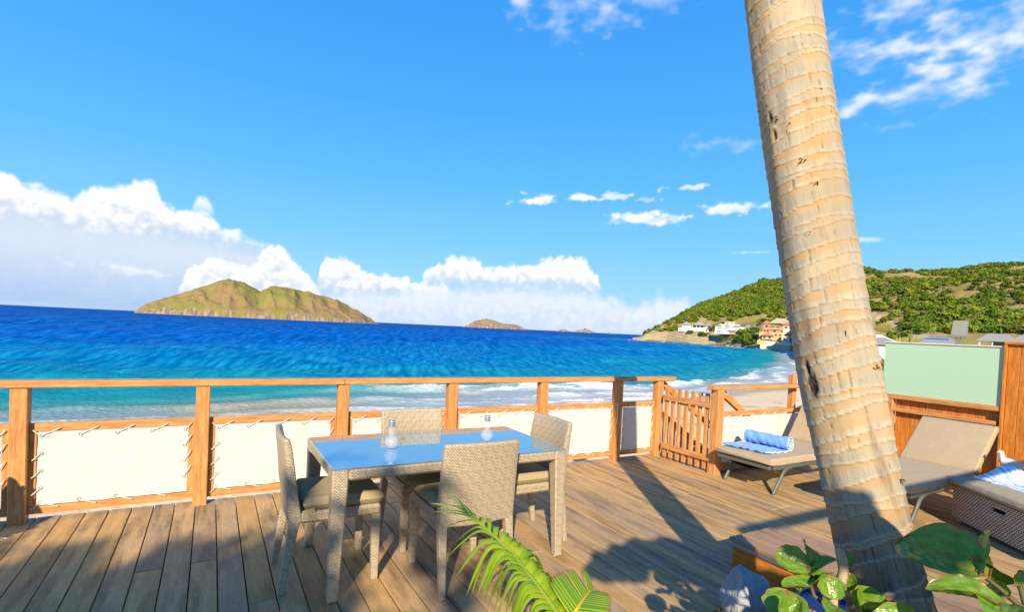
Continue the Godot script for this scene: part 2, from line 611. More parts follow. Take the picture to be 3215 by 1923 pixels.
func make_sea() -> void:
	var mb := MB.new()
	var az0 := -28.0
	var az1 := 88.0
	var cols := 580
	var rings := []
	var r := 15.5
	while r < 40000.0:
		rings.append(r)
		r *= 1.0048 + 0.022 * smoothstep(22.0, 1500.0, r)
	var oct := []
	for w in [[60.0, 0.35, 1], [23.0, 0.32, 2], [11.0, 0.26, 3], [5.5, 0.17, 4], [2.6, 0.095, 5], [1.2, 0.042, 6], [0.6, 0.016, 7]]:
		oct.append([noise(200 + w[2], 1.0 / w[0], 1), w[0], w[1]])
	var nb := noise(230, 0.02, 3)
	var nf := noise(231, 0.9, 4)
	var ng := noise(232, 0.16, 3)
	var nh := noise(233, 2.6, 3)
	var ns := noise(234, 1.0, 2)
	var pts := PackedVector3Array()
	var col := PackedColorArray()
	var white := Color(0.80, 0.80, 0.78)
	for rr: float in rings:
		var step := maxf(rr * (0.0048 + 0.022 * smoothstep(22.0, 1500.0, rr)), rr * deg_to_rad((az1 - az0) / cols))
		for k in cols:
			var p := polar(az0 + (az1 - az0) * k / (cols - 1), rr, 0.0)
			var D := 1000.0
			if rr < 420.0:
				D = off_shore(Vector2(p.x, p.z))
			else:
				D = rr - 60.0
			var y := 0.0
			var calm := clampf((D + 0.5) / 9.0, 0.10, 1.0)
			if D > -4.0:
				for o in oct:
					var f: float = clampf(o[1] / step / 3.0 - 0.4, 0.0, 1.0)
					if f > 0.0:
						# crests run along the shore: squeeze the pattern across it
						var q: float = o[0].get_noise_2d(p.x * 0.55 + p.z * 0.1, p.z * 1.15)
						y += o[2] * f * (q - absf(q) * 0.35 + 0.1) * calm
			var c := sea_color(D, rr, nb.get_noise_2d(p.x * 0.6, p.z * 1.6))
			# lit and shaded wave faces painted into the water colour, longer bands farther out
			var wx := p.x * 0.94 + p.z * 0.34
			var wz := p.z * 0.94 - p.x * 0.34
			var wave_shade := ns.get_noise_2d(wx / 0.55, wz / 5.0) * smoothstep(24.0, 34.0, rr) * smoothstep(130.0, 70.0, rr)
			wave_shade += ns.get_noise_2d(wx / 1.9 + 30.0, wz / 26.0) * smoothstep(55.0, 110.0, rr) * smoothstep(520.0, 300.0, rr)
			wave_shade += ns.get_noise_2d(wx / 7.0 + 60.0, wz / 170.0) * smoothstep(220.0, 420.0, rr)
			wave_shade = clampf(wave_shade * 1.25 + 0.35 * nf.get_noise_2d(p.x * 0.08, p.z * 0.3), -1.0, 1.0) * smoothstep(4.0, 16.0, D)
			c = c.lerp(Color(c.r * 0.5, c.g * 0.50, c.b * 0.74), maxf(0.0, -wave_shade)).lerp(Color(c.r * 1.5 + 0.012, c.g * 1.45, c.b * 1.22), maxf(0.0, wave_shade))
			if D < 22.0 and rr < 260.0 and D > -4.0:
				var s := p.x + p.z * 0.3
				var wob := ng.get_noise_2d(s * 0.5, 0.0)
				var foam := 0.0
				var right := smoothstep(2.0, 16.0, p.x)
				# breakers: [how far out, height, share of foam]
				for b in [[0.5 + wob * 1.3, 0.05, lerpf(0.35, 0.9, right)], [2.3 + wob * 2.2, 0.13, lerpf(0.12, 0.75, right)], [4.7 + wob * 1.6, 0.34, lerpf(0.0, 0.95, right) * smoothstep(85.0, 60.0, rr)], [10.5 + wob * 3.0, 0.25, 0.0]]:
					var x: float = D - b[0]
					var am: float = 0.55 + 0.75 * ng.get_noise_2d(s * 0.8, b[1] * 300.0)
					y += b[1] * smoothstep(120.0, 55.0, rr) * clampf(am, 0.15, 1.2) * exp(-pow(x / (0.5 if x < 0.0 else 1.3), 2.0))
					var g: float = smoothstep(0.30, 0.62, am * 0.8 + nf.get_noise_2d(p.x * 0.45, p.z * 1.7) * 0.75)
					foam = maxf(foam, b[2] * g * exp(-pow(x / (0.85 if x < 0.0 else 0.3), 2.0)) * 1.45)
				# torn lace of foam left behind
				var web := 1.0 - absf(nf.get_noise_2d(p.x * 0.45, p.z * 1.3)) * 5.0
				foam = maxf(foam, smoothstep(0.35, 0.95, web + nh.get_noise_2d(p.x, p.z * 1.6) * 0.6) * lerpf(0.02, 0.42, right) * smoothstep(9.0 + right * 3.0, 1.0, D) * smoothstep(90.0, 45.0, rr))
				var stir := smoothstep(0.0, 0.35, ng.get_noise_2d(p.x * 0.5, p.z * 1.4)) * smoothstep(7.0, 2.0, D) * 0.7
				c = c.lerp(Color(0.36, 0.31, 0.19), stir)
				# thinner water over pale sand on the broken side
				c = c.lerp(Color(0.40, 0.42, 0.46), right * smoothstep(6.6, 2.0, D) * 0.8)
				foam *= 0.75 + 0.5 * nh.get_noise_2d(p.x * 1.3, p.z * 1.3)
				c = c.lerp(white, clampf(foam, 0.0, 1.0))
				y += clampf(foam, 0.0, 1.0) * 0.06 * (1.0 + nh.get_noise_2d(p.x * 2.0, p.z * 2.0))
			elif rr < 500.0 and D < 3.0 and D > -4.0:
				c = c.lerp(white, 0.5 * smoothstep(0.1, 0.4, nf.get_noise_2d(p.x * 0.3, p.z * 0.3)))
			p.y = SEA_Y + y
			pts.append(p)
			col.append(c)
	mb.grid(pts, cols, false, true)
	mb.col = col
	var m := vcol(0.5, 0.0)
	m.specular_mode = BaseMaterial3D.SPECULAR_DISABLED
	m.clearcoat_enabled = true
	m.clearcoat = 0.03
	m.clearcoat_roughness = 0.12
	bumpy(m, 240, 0.022, 3.7, 4.0)
	struct("sea", mb.mesh(true), m)


func make_beach() -> void:
	var mb := MB.new()
	var n := noise(250, 0.35, 4)
	var n2 := noise(251, 0.05, 3)
	var add := func(x0: float, x1: float, z0: float, z1: float, s: float, t_max: float) -> void:
		var cols := int((x1 - x0) / s) + 1
		var rows := int((z0 - z1) / s) + 1
		var base := mb.v.size()
		var keep := PackedByteArray()
		for r in rows:
			for k in cols:
				var p := Vector3(x0 + k * s, 0, z0 - r * s)
				var D := off_shore(Vector2(p.x, p.z))
				var t := -D
				var y := SEA_Y + 0.005
				if t > 0.0:
					y += 0.075 * minf(t, 5.0) + 0.02 * clampf(t - 5.0, 0.0, 12.0)
					y += n.get_noise_2d(p.x, p.z) * 0.05 * smoothstep(3.0, 6.0, t) + n2.get_noise_2d(p.x, p.z) * 0.08 * smoothstep(2.0, 7.0, t)
				else:
					y += 0.10 * t
				p.y = y
				mb.v.append(p)
				keep.append(1 if D < 9.0 and t < t_max else 0)
				var wet := smoothstep(2.2, 0.6, t + n2.get_noise_2d(p.x * 2.0, p.z) * 1.5)
				var c := Color(0.80, 0.61, 0.37).lerp(Color(0.50, 0.39, 0.24), wet)
				# dry wrack left along the beach
				if t > 5.0 and n.get_noise_2d(p.x * 0.8 + 40.0, p.z * 3.0) > 0.34:
					c = c.lerp(Color(0.25, 0.19, 0.10), 0.5)
				mb.col.append(c)
		for r in rows - 1:
			for k in cols - 1:
				var a := base + r * cols + k
				if keep[a - base] and keep[a - base + 1] and keep[a - base + cols] and keep[a - base + cols + 1]:
					mb.tri(a, a + 1, a + cols + 1)
					mb.tri(a, a + cols + 1, a + cols)
	add.call(-60.0, 62.0, 24.0, -46.0, 0.5, 60.0)
	add.call(61.0, 216.0, 0.0, -150.0, 2.5, 30.0)
	var m := vcol(0.95, 0.15)
	bumpy(m, 255, 0.02, 2.2, 1.6)
	struct("beach", mb.mesh(true), m)


const HILL_R0 := [Vector2(42.8, 278), Vector2(43.4, 279), Vector2(44.4, 280), Vector2(46, 278), Vector2(48.2, 268), Vector2(51, 264), Vector2(53, 244), Vector2(55, 226), Vector2(57.5, 218), Vector2(58.1, 190), Vector2(58.8, 148), Vector2(59.8, 100), Vector2(60.3, 66), Vector2(61, 50), Vector2(70, 40), Vector2(130, 40)]
const HILL_R1 := [Vector2(42.8, 284), Vector2(44.8, 292), Vector2(46.8, 302), Vector2(49, 318), Vector2(51.1, 335), Vector2(53.4, 362), Vector2(56, 392), Vector2(60, 422), Vector2(65, 450), Vector2(72, 462), Vector2(130, 480)]
const HILL_EL := [Vector2(42.8, -0.36), Vector2(43.5, -0.2), Vector2(43.9, 0.1), Vector2(44.86, 0.75), Vector2(46.77, 1.95), Vector2(49.06, 3.35), Vector2(51.11, 4.1), Vector2(53.41, 5.25), Vector2(55.0, 5.95), Vector2(56.5, 6.05), Vector2(59, 6.6), Vector2(62.9, 7.0), Vector2(65.2, 6.65), Vector2(68.7, 6.6), Vector2(71.3, 6.85), Vector2(73.6, 6.95), Vector2(80, 6.6), Vector2(95, 5.0), Vector2(130, 3.0)]

var hill_a: FastNoiseLite
var hill_b: FastNoiseLite


func hill_y(az: float, r: float) -> float:
	var r0 := interp(HILL_R0, az)
	var r1 := interp(HILL_R1, az)
	var y1 := 1.57 + r1 * tan(deg_to_rad(interp(HILL_EL, az)))
	var p := polar(az, r, 0.0)
	if r < r0:
		return SEA_Y - 0.2 - (r0 - r) * 0.15
	var y := 0.0
	if az < 60.2:
		var cliff := minf(interp([Vector2(42.8, 0.4), Vector2(43.6, 0.9), Vector2(44.0, 2.6), Vector2(46.5, 2.8), Vector2(49, 1.9), Vector2(52, 0.4), Vector2(54, -0.6), Vector2(60, -0.9)], az), y1)
		var bench := minf(interp([Vector2(42.8, 1.0), Vector2(45, 4.2), Vector2(47, 4.6), Vector2(54, 4.6), Vector2(60, 3.5)], az), y1)
		var rb := r0 + interp([Vector2(43, 3), Vector2(46, 8), Vector2(52, 14), Vector2(60, 26)], az)
		var cw := interp([Vector2(43, 2.0), Vector2(50, 4.0), Vector2(54, 7), Vector2(60, 9)], az)
		if r < r0 + cw:
			y = lerpf(SEA_Y - 0.2, cliff, pow((r - r0) / cw, 0.7))
		elif r < rb:
			y = lerpf(cliff, bench, (r - r0 - cw) / maxf(rb - r0 - cw, 0.1))
		else:
			var t := clampf((r - rb - 6.0) / maxf(r1 - rb - 6.0, 1.0), 0.0, 1.0)
			y = lerpf(bench, y1, pow(t, 1.12))
	else:
		var foot := interp([Vector2(60.2, 190), Vector2(64, 185), Vector2(68, 165), Vector2(75, 155), Vector2(130, 120)], az)
		if r < foot:
			y = lerpf(SEA_Y - 0.1, 2.2, clampf((r - r0) / (foot - r0), 0.0, 1.0))
		else:
			var t := clampf((r - foot) / (r1 - foot), 0.0, 1.0)
			y = lerpf(2.2, y1, t)
	if r > r1:
		y = y1 - (r - r1) * 0.30
	var up := smoothstep(r0 + 12.0, r0 + 60.0, r)
	y += (hill_a.get_noise_2d(p.x, p.z) * 6.0 * smoothstep(r1, r1 - 70.0, r) + hill_b.get_noise_2d(p.x, p.z) * 1.1) * up
	if r < r0 + 14.0 and az < 58.0:   # broken ledges of the sea cliff
		y += hill_b.get_noise_3d(p.x * 2.5, y * 3.0, p.z * 2.5) * 1.1 * smoothstep(r0, r0 + 3.0, r)
	return y


func bare_patch(az: float, el: float) -> float:   # grass slopes and cut earth where no scrub grows
	var a := smoothstep(0.0, 0.5, minf(minf(az - 62.4, 67.8 - az), minf(el - 0.4, lerpf(3.3, 1.3, clampf((az - 63.8) / 3.6, 0.0, 1.0)) - el) * 1.5))
	var b := smoothstep(0.0, 0.35, minf(minf(az - 50.5, 58.5 - az), minf(el - 1.75, lerpf(2.0, 2.9, clampf((az - 51.0) / 5.0, 0.0, 1.0)) - el) * 2.0))
	return maxf(a, b * 0.85)


func make_headland() -> void:
	hill_a = noise(260, 0.013, 3)
	hill_b = noise(261, 0.09, 4)
	var nc := noise(262, 0.06, 4)
	var mb := MB.new()
	var cols := 420
	var rows := 190
	var pts := PackedVector3Array()
	for r in rows:
		var t := float(r) / (rows - 1)
		for k in cols:
			var az := 42.6 + (float(k) / (cols - 1)) * 66.0
			var r0 := interp(HILL_R0, az)
			var r1 := interp(HILL_R1, az)
			var rr := 0.0
			if t < 0.3:
				rr = r0 - 2.0 + t / 0.3 * 20.0
			else:
				rr = lerpf(r0 + 18.0, r1 + 60.0, (t - 0.3) / 0.7)
			var y := hill_y(az, rr)
			var p := polar(az, rr, y)
			pts.append(p)
			var el := rad_to_deg(atan2(y - 1.57, rr))
			var q := nc.get_noise_2d(p.x, p.z)
			var c := Color(0.24, 0.20, 0.07).lerp(Color(0.36, 0.26, 0.13), clampf(0.5 + q * 1.6, 0.0, 1.0))
			var bp := bare_patch(az, el)
			c = c.lerp(Color(0.40, 0.31, 0.11).lerp(Color(0.28, 0.26, 0.06), clampf(0.5 + q * 2.0, 0.0, 1.0)), bp)
			if az > 63.0 and az < 68.0:   # the cut track of pale stones at the top of the clearing
				var edge := lerpf(3.0, 1.15, clampf((az - 63.8) / 3.6, 0.0, 1.0))
				if absf(el - edge + q * 0.25) < 0.24:
					c = Color(0.50, 0.38, 0.22)
			if az < 60.0 and rr < r0 + 16.0:   # pale bedded rock of the shore
				var bed := 0.5 + 0.5 * sin(y * 5.0 + q * 6.0 + az * 3.0)
				var rock := Color(0.42, 0.34, 0.21).lerp(Color(0.20, 0.16, 0.10), bed * 0.8)
				c = c.lerp(rock, smoothstep(r0 + 16.0, r0 + 8.0, rr))
				if y < SEA_Y + 0.5:
					c = c.lerp(Color(0.07, 0.06, 0.05), 0.8)
			mb.col.append(c)
	mb.grid(pts, cols, false, true)
	var m := vcol(0.95, 0.1)
	bumpy(m, 265, 0.03, 9.0, 14.0)
	struct("headland", mb.mesh(true), m)
	# scrub that covers the hill as one mass
	var shapes := []
	for s in 3:
		shapes.append(bush_mesh(270 + s, 120))
	var r := RandomNumberGenerator.new()
	r.seed = 280
	var dens := noise(281, 0.016, 4)
	var lists := [[], [], []]
	var tints := [[], [], []]
	for i in 110000:
		var az := r.randf_range(43.8, 78.0)
		var r0 := interp(HILL_R0, az)
		var r1 := interp(HILL_R1, az)
		var rr := lerpf(r0 + 7.0, r1 + 8.0, pow(r.randf(), 0.8))
		if rr < 150.0:
			continue
		var y := hill_y(az, rr)
		var p := polar(az, rr, y)
		var el := rad_to_deg(atan2(y - 1.57, rr))
		var dd := dens.get_noise_2d(p.x, p.z)
		if az < 61.0 and rr < r0 + 14.0 and r.randf() > (0.75 if az > 49.3 and rr > r0 + 4.0 else 0.3):
			continue
		if r.randf() < bare_patch(az, el) * 0.97 or r.randf() > 0.20 + dd * 0.75:
			continue
		var hidden := false
		for h in [[46.9, 50.5, 274.5, 296.0], [50.3, 55.2, 257.0, 292.0], [54.5, 58.2, 212.0, 262.0]]:
			if az > h[0] and az < h[1] and rr > h[2] and rr < h[3]:
				hidden = true
		if hidden:
			continue
		var sz := 0.5 + 1.9 * pow(r.randf(), 2.4)
		if rr > r1 - 10.0:
			sz *= 0.75
		var b := Basis(Vector3.UP, r.randf() * TAU).scaled(Vector3(sz, sz * r.randf_range(0.55, 0.95), sz))
		var k := i % 3
		lists[k].append(Transform3D(b, p + Vector3(0, sz * 0.25, 0)))
		var g := r.randf()
		tints[k].append(Color(0.095, 0.165, 0.016).lerp(Color(0.25, 0.285, 0.035), g * g).lerp(Color(0.19, 0.16, 0.05), 0.7 if r.randf() < 0.10 else 0.0))
	for k in 3:
		var mm := MultiMesh.new()
		mm.transform_format = MultiMesh.TRANSFORM_3D
		mm.use_colors = true
		mm.mesh = shapes[k]
		mm.instance_count = lists[k].size()
		for i in lists[k].size():
			mm.set_instance_transform(i, lists[k][i])
			mm.set_instance_color(i, tints[k][i])
		var o := MultiMeshInstance3D.new()
		o.name = ["hillside_scrub", "hillside_bushes", "hillside_thicket"][k]
		o.multimesh = mm
		o.material_override = vcol(0.8, 0.2, 0.25)
		add_child(o)
		o.set_meta("kind", "stuff")
		tag(o, ["green scrub spread over the hill of the headland", "rounded bushes scattered over the headland hill above the villas", "low thicket growing across the slopes of the headland"][k], ["scrub", "bushes", "thicket"][k])


func bush_mesh(s: int, leaves: int, leaf := 0.42) -> ArrayMesh:   # leaf clumps spread through a lumpy crown of radius one
	var r := RandomNumberGenerator.new()
	r.seed = s
	var mb := MB.new()
	var lumps := []
	for i in 6:
		lumps.append([Vector3(r.randf_range(-0.55, 0.55), r.randf_range(0.0, 0.6), r.randf_range(-0.55, 0.55)), r.randf_range(0.3, 0.55)])
	for i in leaves:
		var L: Array = lumps[i % 6]
		var d := Vector3(r.randfn(), r.randfn() * 0.8 + 0.25, r.randfn()).normalized()
		var c: Vector3 = L[0] + d * L[1] * r.randf_range(0.75, 1.05)
		var n := (d + Vector3(r.randfn(), r.randfn(), r.randfn()) * 0.45).normalized()
		var u := n.cross(Vector3(r.randfn(), r.randfn(), r.randfn())).normalized() * leaf * r.randf_range(0.5, 0.9)
		var w := n.cross(u) * r.randf_range(0.5, 0.9)
		var b := mb.v.size()
		mb.v.append(c - u); mb.v.append(c - w * 0.7 + n * 0.05); mb.v.append(c + u); mb.v.append(c + w * 0.7 + n * 0.05)
		mb.tri(b, b + 1, b + 2); mb.tri(b, b + 2, b + 3)
	return mb.mesh()


func island(called: String, label: String, prof: Array, dist: float, depth: float, tones: Array, s: int) -> void:
	var mb := MB.new()
	var n := noise(s, 0.010 * 1200.0 / dist, 5)
	var n2 := noise(s + 1, 0.05 * 1200.0 / dist, 4)
	var n3 := noise(s + 2, 0.012 * 1200.0 / dist, 2)
	var a0: float = prof[0].x
	var a1: float = prof[-1].x
	var cols := 260
	var rows := 91
	var pts := PackedVector3Array()
	var sc := dist / 1200.0
	for r in rows:
		var t := float(r) / (rows - 1)   # 0 near shore, 1 far shore
		for k in cols:
			var u := float(k) / (cols - 1)
			var az := lerpf(a0, a1, u)
			var top := maxf(0.0, 1.57 + dist * tan(deg_to_rad(interp(prof, az))) - SEA_Y)
			var wide := depth * pow(sin(PI * clampf(u, 0.002, 0.998)), 0.45)
			var p := polar(az, dist + (t - 0.42) * wide, 0.0)
			# steep shore ledge, then a slope that rounds over at the ridge
			var x := t / 0.42 if t < 0.42 else (1.0 - t) / 0.58
			var shape := minf(1.0, 0.09 * smoothstep(0.0, 0.05, x) + 0.91 * sin(PI * 0.5 * clampf(x, 0.0, 1.0)) )
			shape = minf(shape, 1.0)
			var g := n.get_noise_2d(p.x, p.z)
			var y := top * shape * (1.0 + g * 0.32 * (1.0 - x * x)) - absf(n3.get_noise_2d(p.x, p.z * 0.5)) * 16.0 * sc * smoothstep(0.05, 0.4, x) * smoothstep(1.0, 0.75, x) + n2.get_noise_2d(p.x, p.z) * 3.4 * sc * smoothstep(0.0, 0.2, x) * minf(1.0, top / (20.0 * sc))
			if x <= 0.0:
				y = -1.0
			p.y = SEA_Y + y
			pts.append(p)
			var q := n2.get_noise_2d(p.x * 0.6, p.z * 0.6)
			var green := clampf(0.35 + g * 1.6 + (tones[3] as float) * (1.0 - u) + q * 0.5, 0.0, 1.0)
			var c: Color = (tones[0] as Color).lerp(tones[1], green)
			var rock := smoothstep(13.0 * sc, 6.0 * sc, y + q * 16.0 * sc)
			c = c.lerp((tones[2] as Color).lerp(Color(0.17, 0.12, 0.09), clampf(0.5 + n2.get_noise_2d(p.x * 3.0, p.z * 3.0 + y) * 2.0, 0.0, 1.0)), rock * 0.85)
			mb.col.append(c)
	mb.grid(pts, cols, false, true)
	var m := vcol(0.95, 0.1)
	bumpy(m, s + 5, 0.03, 60.0 * sc, 130.0 * sc)
	var o := struct(called, mb.mesh(true), m)
	o.set_meta("label", label)


func make_islands() -> void:
	var tan_ := Color(0.27, 0.185, 0.088)
	var grn := Color(0.215, 0.20, 0.055)
	var rock := Color(0.36, 0.28, 0.19)
	island("island", "large brown and green island with two humps across the water", [Vector2(-6.1, -0.16), Vector2(-5.9, 0.15), Vector2(-5.32, 0.58), Vector2(-4.6, 0.95), Vector2(-3.63, 1.38), Vector2(-2.04, 2.05), Vector2(-0.4, 2.82), Vector2(0.5, 3.25), Vector2(1.21, 3.40), Vector2(1.9, 3.32), Vector2(2.62, 3.14), Vector2(3.3, 2.8), Vector2(3.98, 2.42), Vector2(4.4, 2.72), Vector2(4.9, 3.06), Vector2(5.3, 3.04), Vector2(6.42, 3.04), Vector2(7.54, 2.82), Vector2(8.36, 2.80), Vector2(9.31, 2.5), Vector2(10.3, 2.32), Vector2(11.23, 2.07), Vector2(13.1, 1.2), Vector2(14.57, 0.4), Vector2(15.0, 0.05), Vector2(15.5, -0.16)], 1200.0, 300.0, [tan_, grn, rock, 0.35], 300)
	island("island", "small round topped brown island in the middle of the horizon", [Vector2(24.2, -0.04), Vector2(24.8, 0.2), Vector2(25.6, 0.66), Vector2(26.3, 0.86), Vector2(26.82, 0.94), Vector2(27.6, 0.8), Vector2(28.5, 0.50), Vector2(29.0, 0.50), Vector2(29.76, 0.54), Vector2(30.3, 0.42), Vector2(30.9, 0.2), Vector2(31.5, -0.04)], 4800.0, 700.0, [Color(0.30, 0.22, 0.13), Color(0.27, 0.23, 0.11), Color(0.36, 0.27, 0.2), 0.1], 310)
	island("island", "tiny low rocky islet left of the faint long islet on the horizon", [Vector2(34.5, -0.02), Vector2(34.9, 0.14), Vector2(35.2, 0.25), Vector2(35.6, 0.15), Vector2(36.1, -0.02)], 9000.0, 500.0, [Color(0.34, 0.27, 0.19), Color(0.30, 0.26, 0.16), Color(0.36, 0.3, 0.24), 0.1], 320)
	island("island", "faint long islet with a peaked middle on the horizon", [Vector2(36.2, -0.02), Vector2(36.8, 0.18), Vector2(37.5, 0.42), Vector2(38.0, 0.3), Vector2(38.4, 0.12), Vector2(38.9, -0.02)], 9000.0, 600.0, [Color(0.34, 0.27, 0.19), Color(0.30, 0.26, 0.16), Color(0.36, 0.3, 0.24), 0.1], 330)
	island("island", "lowest sliver of an islet near the tip of the headland", [Vector2(39.5, -0.02), Vector2(40.1, 0.11), Vector2(40.8, -0.02)], 9000.0, 400.0, [Color(0.34, 0.27, 0.19), Color(0.30, 0.26, 0.16), Color(0.36, 0.3, 0.24), 0.1], 340)


func make_deck() -> void:
	var deck := Node3D.new()
	deck.name = "deck"
	add_child(deck)
	deck.set_meta("kind", "structure")
	rng.seed = 400
	for i in range(-24, 64):
		var x := -0.945 + 0.145 * i + 0.0725
		var z0 := -5.09
		var z1 := -1.985 if x < 3.02 else -0.6
		var cut := lerpf(z0, z1, rng.randf_range(0.2, 0.85))
		if rng.randf() < 0.72:
			cut = z1
		for seg in [[z0, cut], [cut, z1]]:
			var len: float = seg[1] - seg[0] - 0.003
			if len < 0.1:
				continue
			var mb := MB.new()
			mb.box(Vector3.ZERO, Vector3(0.139, 0.028, len), 0.004)
			var o := part(deck, "plank", mb.mesh(), M.planks[rng.randi() % 7], T(Vector3(x, -0.014 + rng.randf_range(-0.0012, 0.0008), (seg[0] + seg[1]) * 0.5)))
			o.rotation.z = rng.randf_range(-0.004, 0.004)
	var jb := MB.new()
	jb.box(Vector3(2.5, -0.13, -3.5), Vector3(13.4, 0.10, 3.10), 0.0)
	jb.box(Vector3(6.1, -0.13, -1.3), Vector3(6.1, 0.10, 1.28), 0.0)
	part(deck, "dark_gap_sheet", jb.mesh(), M.dark_under)  # solid dark sheet standing in for the shade in the gaps between boards
	var lips := MB.new()
	lips.box(Vector3(-0.5, -0.07, -1.955), Vector3(7.0, 0.14, 0.03), 0.004)
	part(deck, "edge_board", lips.mesh(), M.teak0)
	var soil := MB.new()
	var pts := PackedVector3Array()
	var n := noise(410, 1.6, 4)
	for r in 40:
		for k in 60:
			var p := Vector3(-2.2 + k * 0.0885, 0, -1.94 + r * 0.09)
			p.y = -0.06 + n.get_noise_2d(p.x * 2.0, p.z * 2.0) * 0.05
			pts.append(p)
	soil.grid(pts, 60, false, false)
	struct("planting_bed", soil.mesh(true), bumpy(plain(lin(0.05, 0.035, 0.022), 0.95, 0.1), 411, 0.05, 0.4, 2.0))
	var terrace := MB.new()
	terrace.box(Vector3(3.0, -0.2, 4.6), Vector3(14.0, 0.4, 6.0), 0.02)
	struct("terrace", terrace.mesh(), bumpy(plain(lin(0.4, 0.37, 0.32), 0.9, 0.2), 412, 0.05, 1.0, 0.5))


# ---------------------------------------------------------------- railing, gate, stair

func post_mesh(h: float, w := 0.1) -> ArrayMesh:
	return MB.new().box(Vector3(0, h * 0.5, 0), Vector3(w, h, w), 0.006).mesh()


var rope_m: ArrayMesh
var ring_m: ArrayMesh


func rope_kit() -> void:
	var mb := MB.new()
	var path := []
	for i in 5:
		var t := i / 4.0
		path.append(Vector3(t, 0, 0.004 + 0.003 * sin(PI * t)))
	mb.tube(path, 0.0033, 6)
	rope_m = mb.mesh(true)
	var rg := MB.new()
	var pts := PackedVector3Array()
	for r in 9:
		var b := TAU * r / 8.0
		for k in 16:
			var a := TAU * k / 16.0
			pts.append(Vector3(cos(a) * (0.0105 + cos(b) * 0.0035), sin(a) * (0.0105 + cos(b) * 0.0035), sin(b) * 0.0025))
	rg.grid(pts, 16, true)
	ring_m = rg.mesh(true)


func lace(canvas: Node, a: Vector2, b: Vector2, z: float) -> void:   # a rope from an eyelet in the canvas to a hole in the frame
	part(canvas, "eyelet", ring_m, M.eyelet, T(Vector3(a.x, a.y, z + 0.002)))
	var d := b - a
	part(canvas, "lacing_rope", rope_m, M.rope, T(Vector3(a.x, a.y, z), Basis(Vector3.BACK, d.angle()) * Basis.from_scale(Vector3(d.length(), 1, 1))))


func canvas_mesh(x0: float, x1: float, y0: float, y1: float, z: float, s: int) -> ArrayMesh:
	var mb := MB.new()
	var n := noise(s, 3.0, 3)
	for side in 2:
		var pts := PackedVector3Array()
		var cols := 40
		for r in 24:
			var v := r / 23.0
			for k in cols:
				var u := k / (cols - 1.0)
				# the edge sags a little between the eyelets
				var sag := 0.004 * absf(sin(u * (x1 - x0) / 0.2 * PI))
				var y := lerpf(y0 + sag, y1 - sag, v)
				var x := lerpf(x0 + 0.003 * absf(sin(v * 4.0 * PI)), x1 - 0.003 * absf(sin(v * 4.0 * PI)), u)
				pts.append(Vector3(x, y, z + n.get_noise_2d(x, y) * 0.010 * sin(PI * u) * sin(PI * v) + 0.004 * sin(u * 19.0 + v * 3.0) * exp(-v * 6.0) - side * 0.003))
		mb.grid(pts, cols, false, side == 1)
	return mb.mesh(true)


func screen_bay(root: Node, x0: float, x1: float, z: float, s: int, lean := 1.0) -> void:   # between the faces of two posts: frame boards and laced canvas
	var w := x1 - x0
	var cx := (x0 + x1) * 0.5
	part(root, "middle_rail", MB.new().box(Vector3.ZERO, Vector3(w, 0.058, 0.032), 0.003).mesh(), M.teak0, T(Vector3(cx, 0.688, z - 0.018)))
	part(root, "bottom_rail", MB.new().box(Vector3.ZERO, Vector3(w, 0.056, 0.032), 0.003).mesh(), M.teak0, T(Vector3(cx, 0.079, z - 0.018)))
	for e in [x0 + 0.022, x1 - 0.022]:
		part(root, "stile", MB.new().box(Vector3.ZERO, Vector3(0.044, 0.551, 0.030), 0.003).mesh(), M.teak1, T(Vector3(e, 0.3830, z - 0.019)))
	var c := part(root, "canvas_screen", canvas_mesh(x0 + 0.048, x1 - 0.048, 0.114, 0.654, z + 0.004, s), M.canvas)
	var a := x0 + 0.07
	var b := x1 - 0.07
	var zz := z + 0.006
	var n := maxi(2, int(round((b - a) / 0.215)))
	for i in n:
		var x := a + (b - a) * i / n
		lace(c, Vector2(x, 0.630), Vector2(x + minf(0.108, (b - a) / n * 0.6), 0.684), zz)
	lace(c, Vector2(b, 0.628), Vector2(b + 0.044, 0.680), zz)
	for i in n:
		var x := (a + (b - a) * i / n) if lean > 0.0 else (b - (b - a) * i / n)
		lace(c, Vector2(x, 0.138), Vector2(x + lean * minf(0.105, (b - a) / n * 0.6), 0.098), zz)
	for i in 3:
		var y := 0.500 - i * 0.128
		lace(c, Vector2(a, y), Vector2(x0 + 0.02, y - 0.052), zz)
		lace(c, Vector2(b, y), Vector2(b + 0.046, y + 0.082), zz)
	lace(c, Vector2(a - 0.005, 0.135), Vector2(x0 + 0.022, 0.088), zz)
	lace(c, Vector2(a - 0.005, 0.632), Vector2(x0 + 0.022, 0.672), zz)


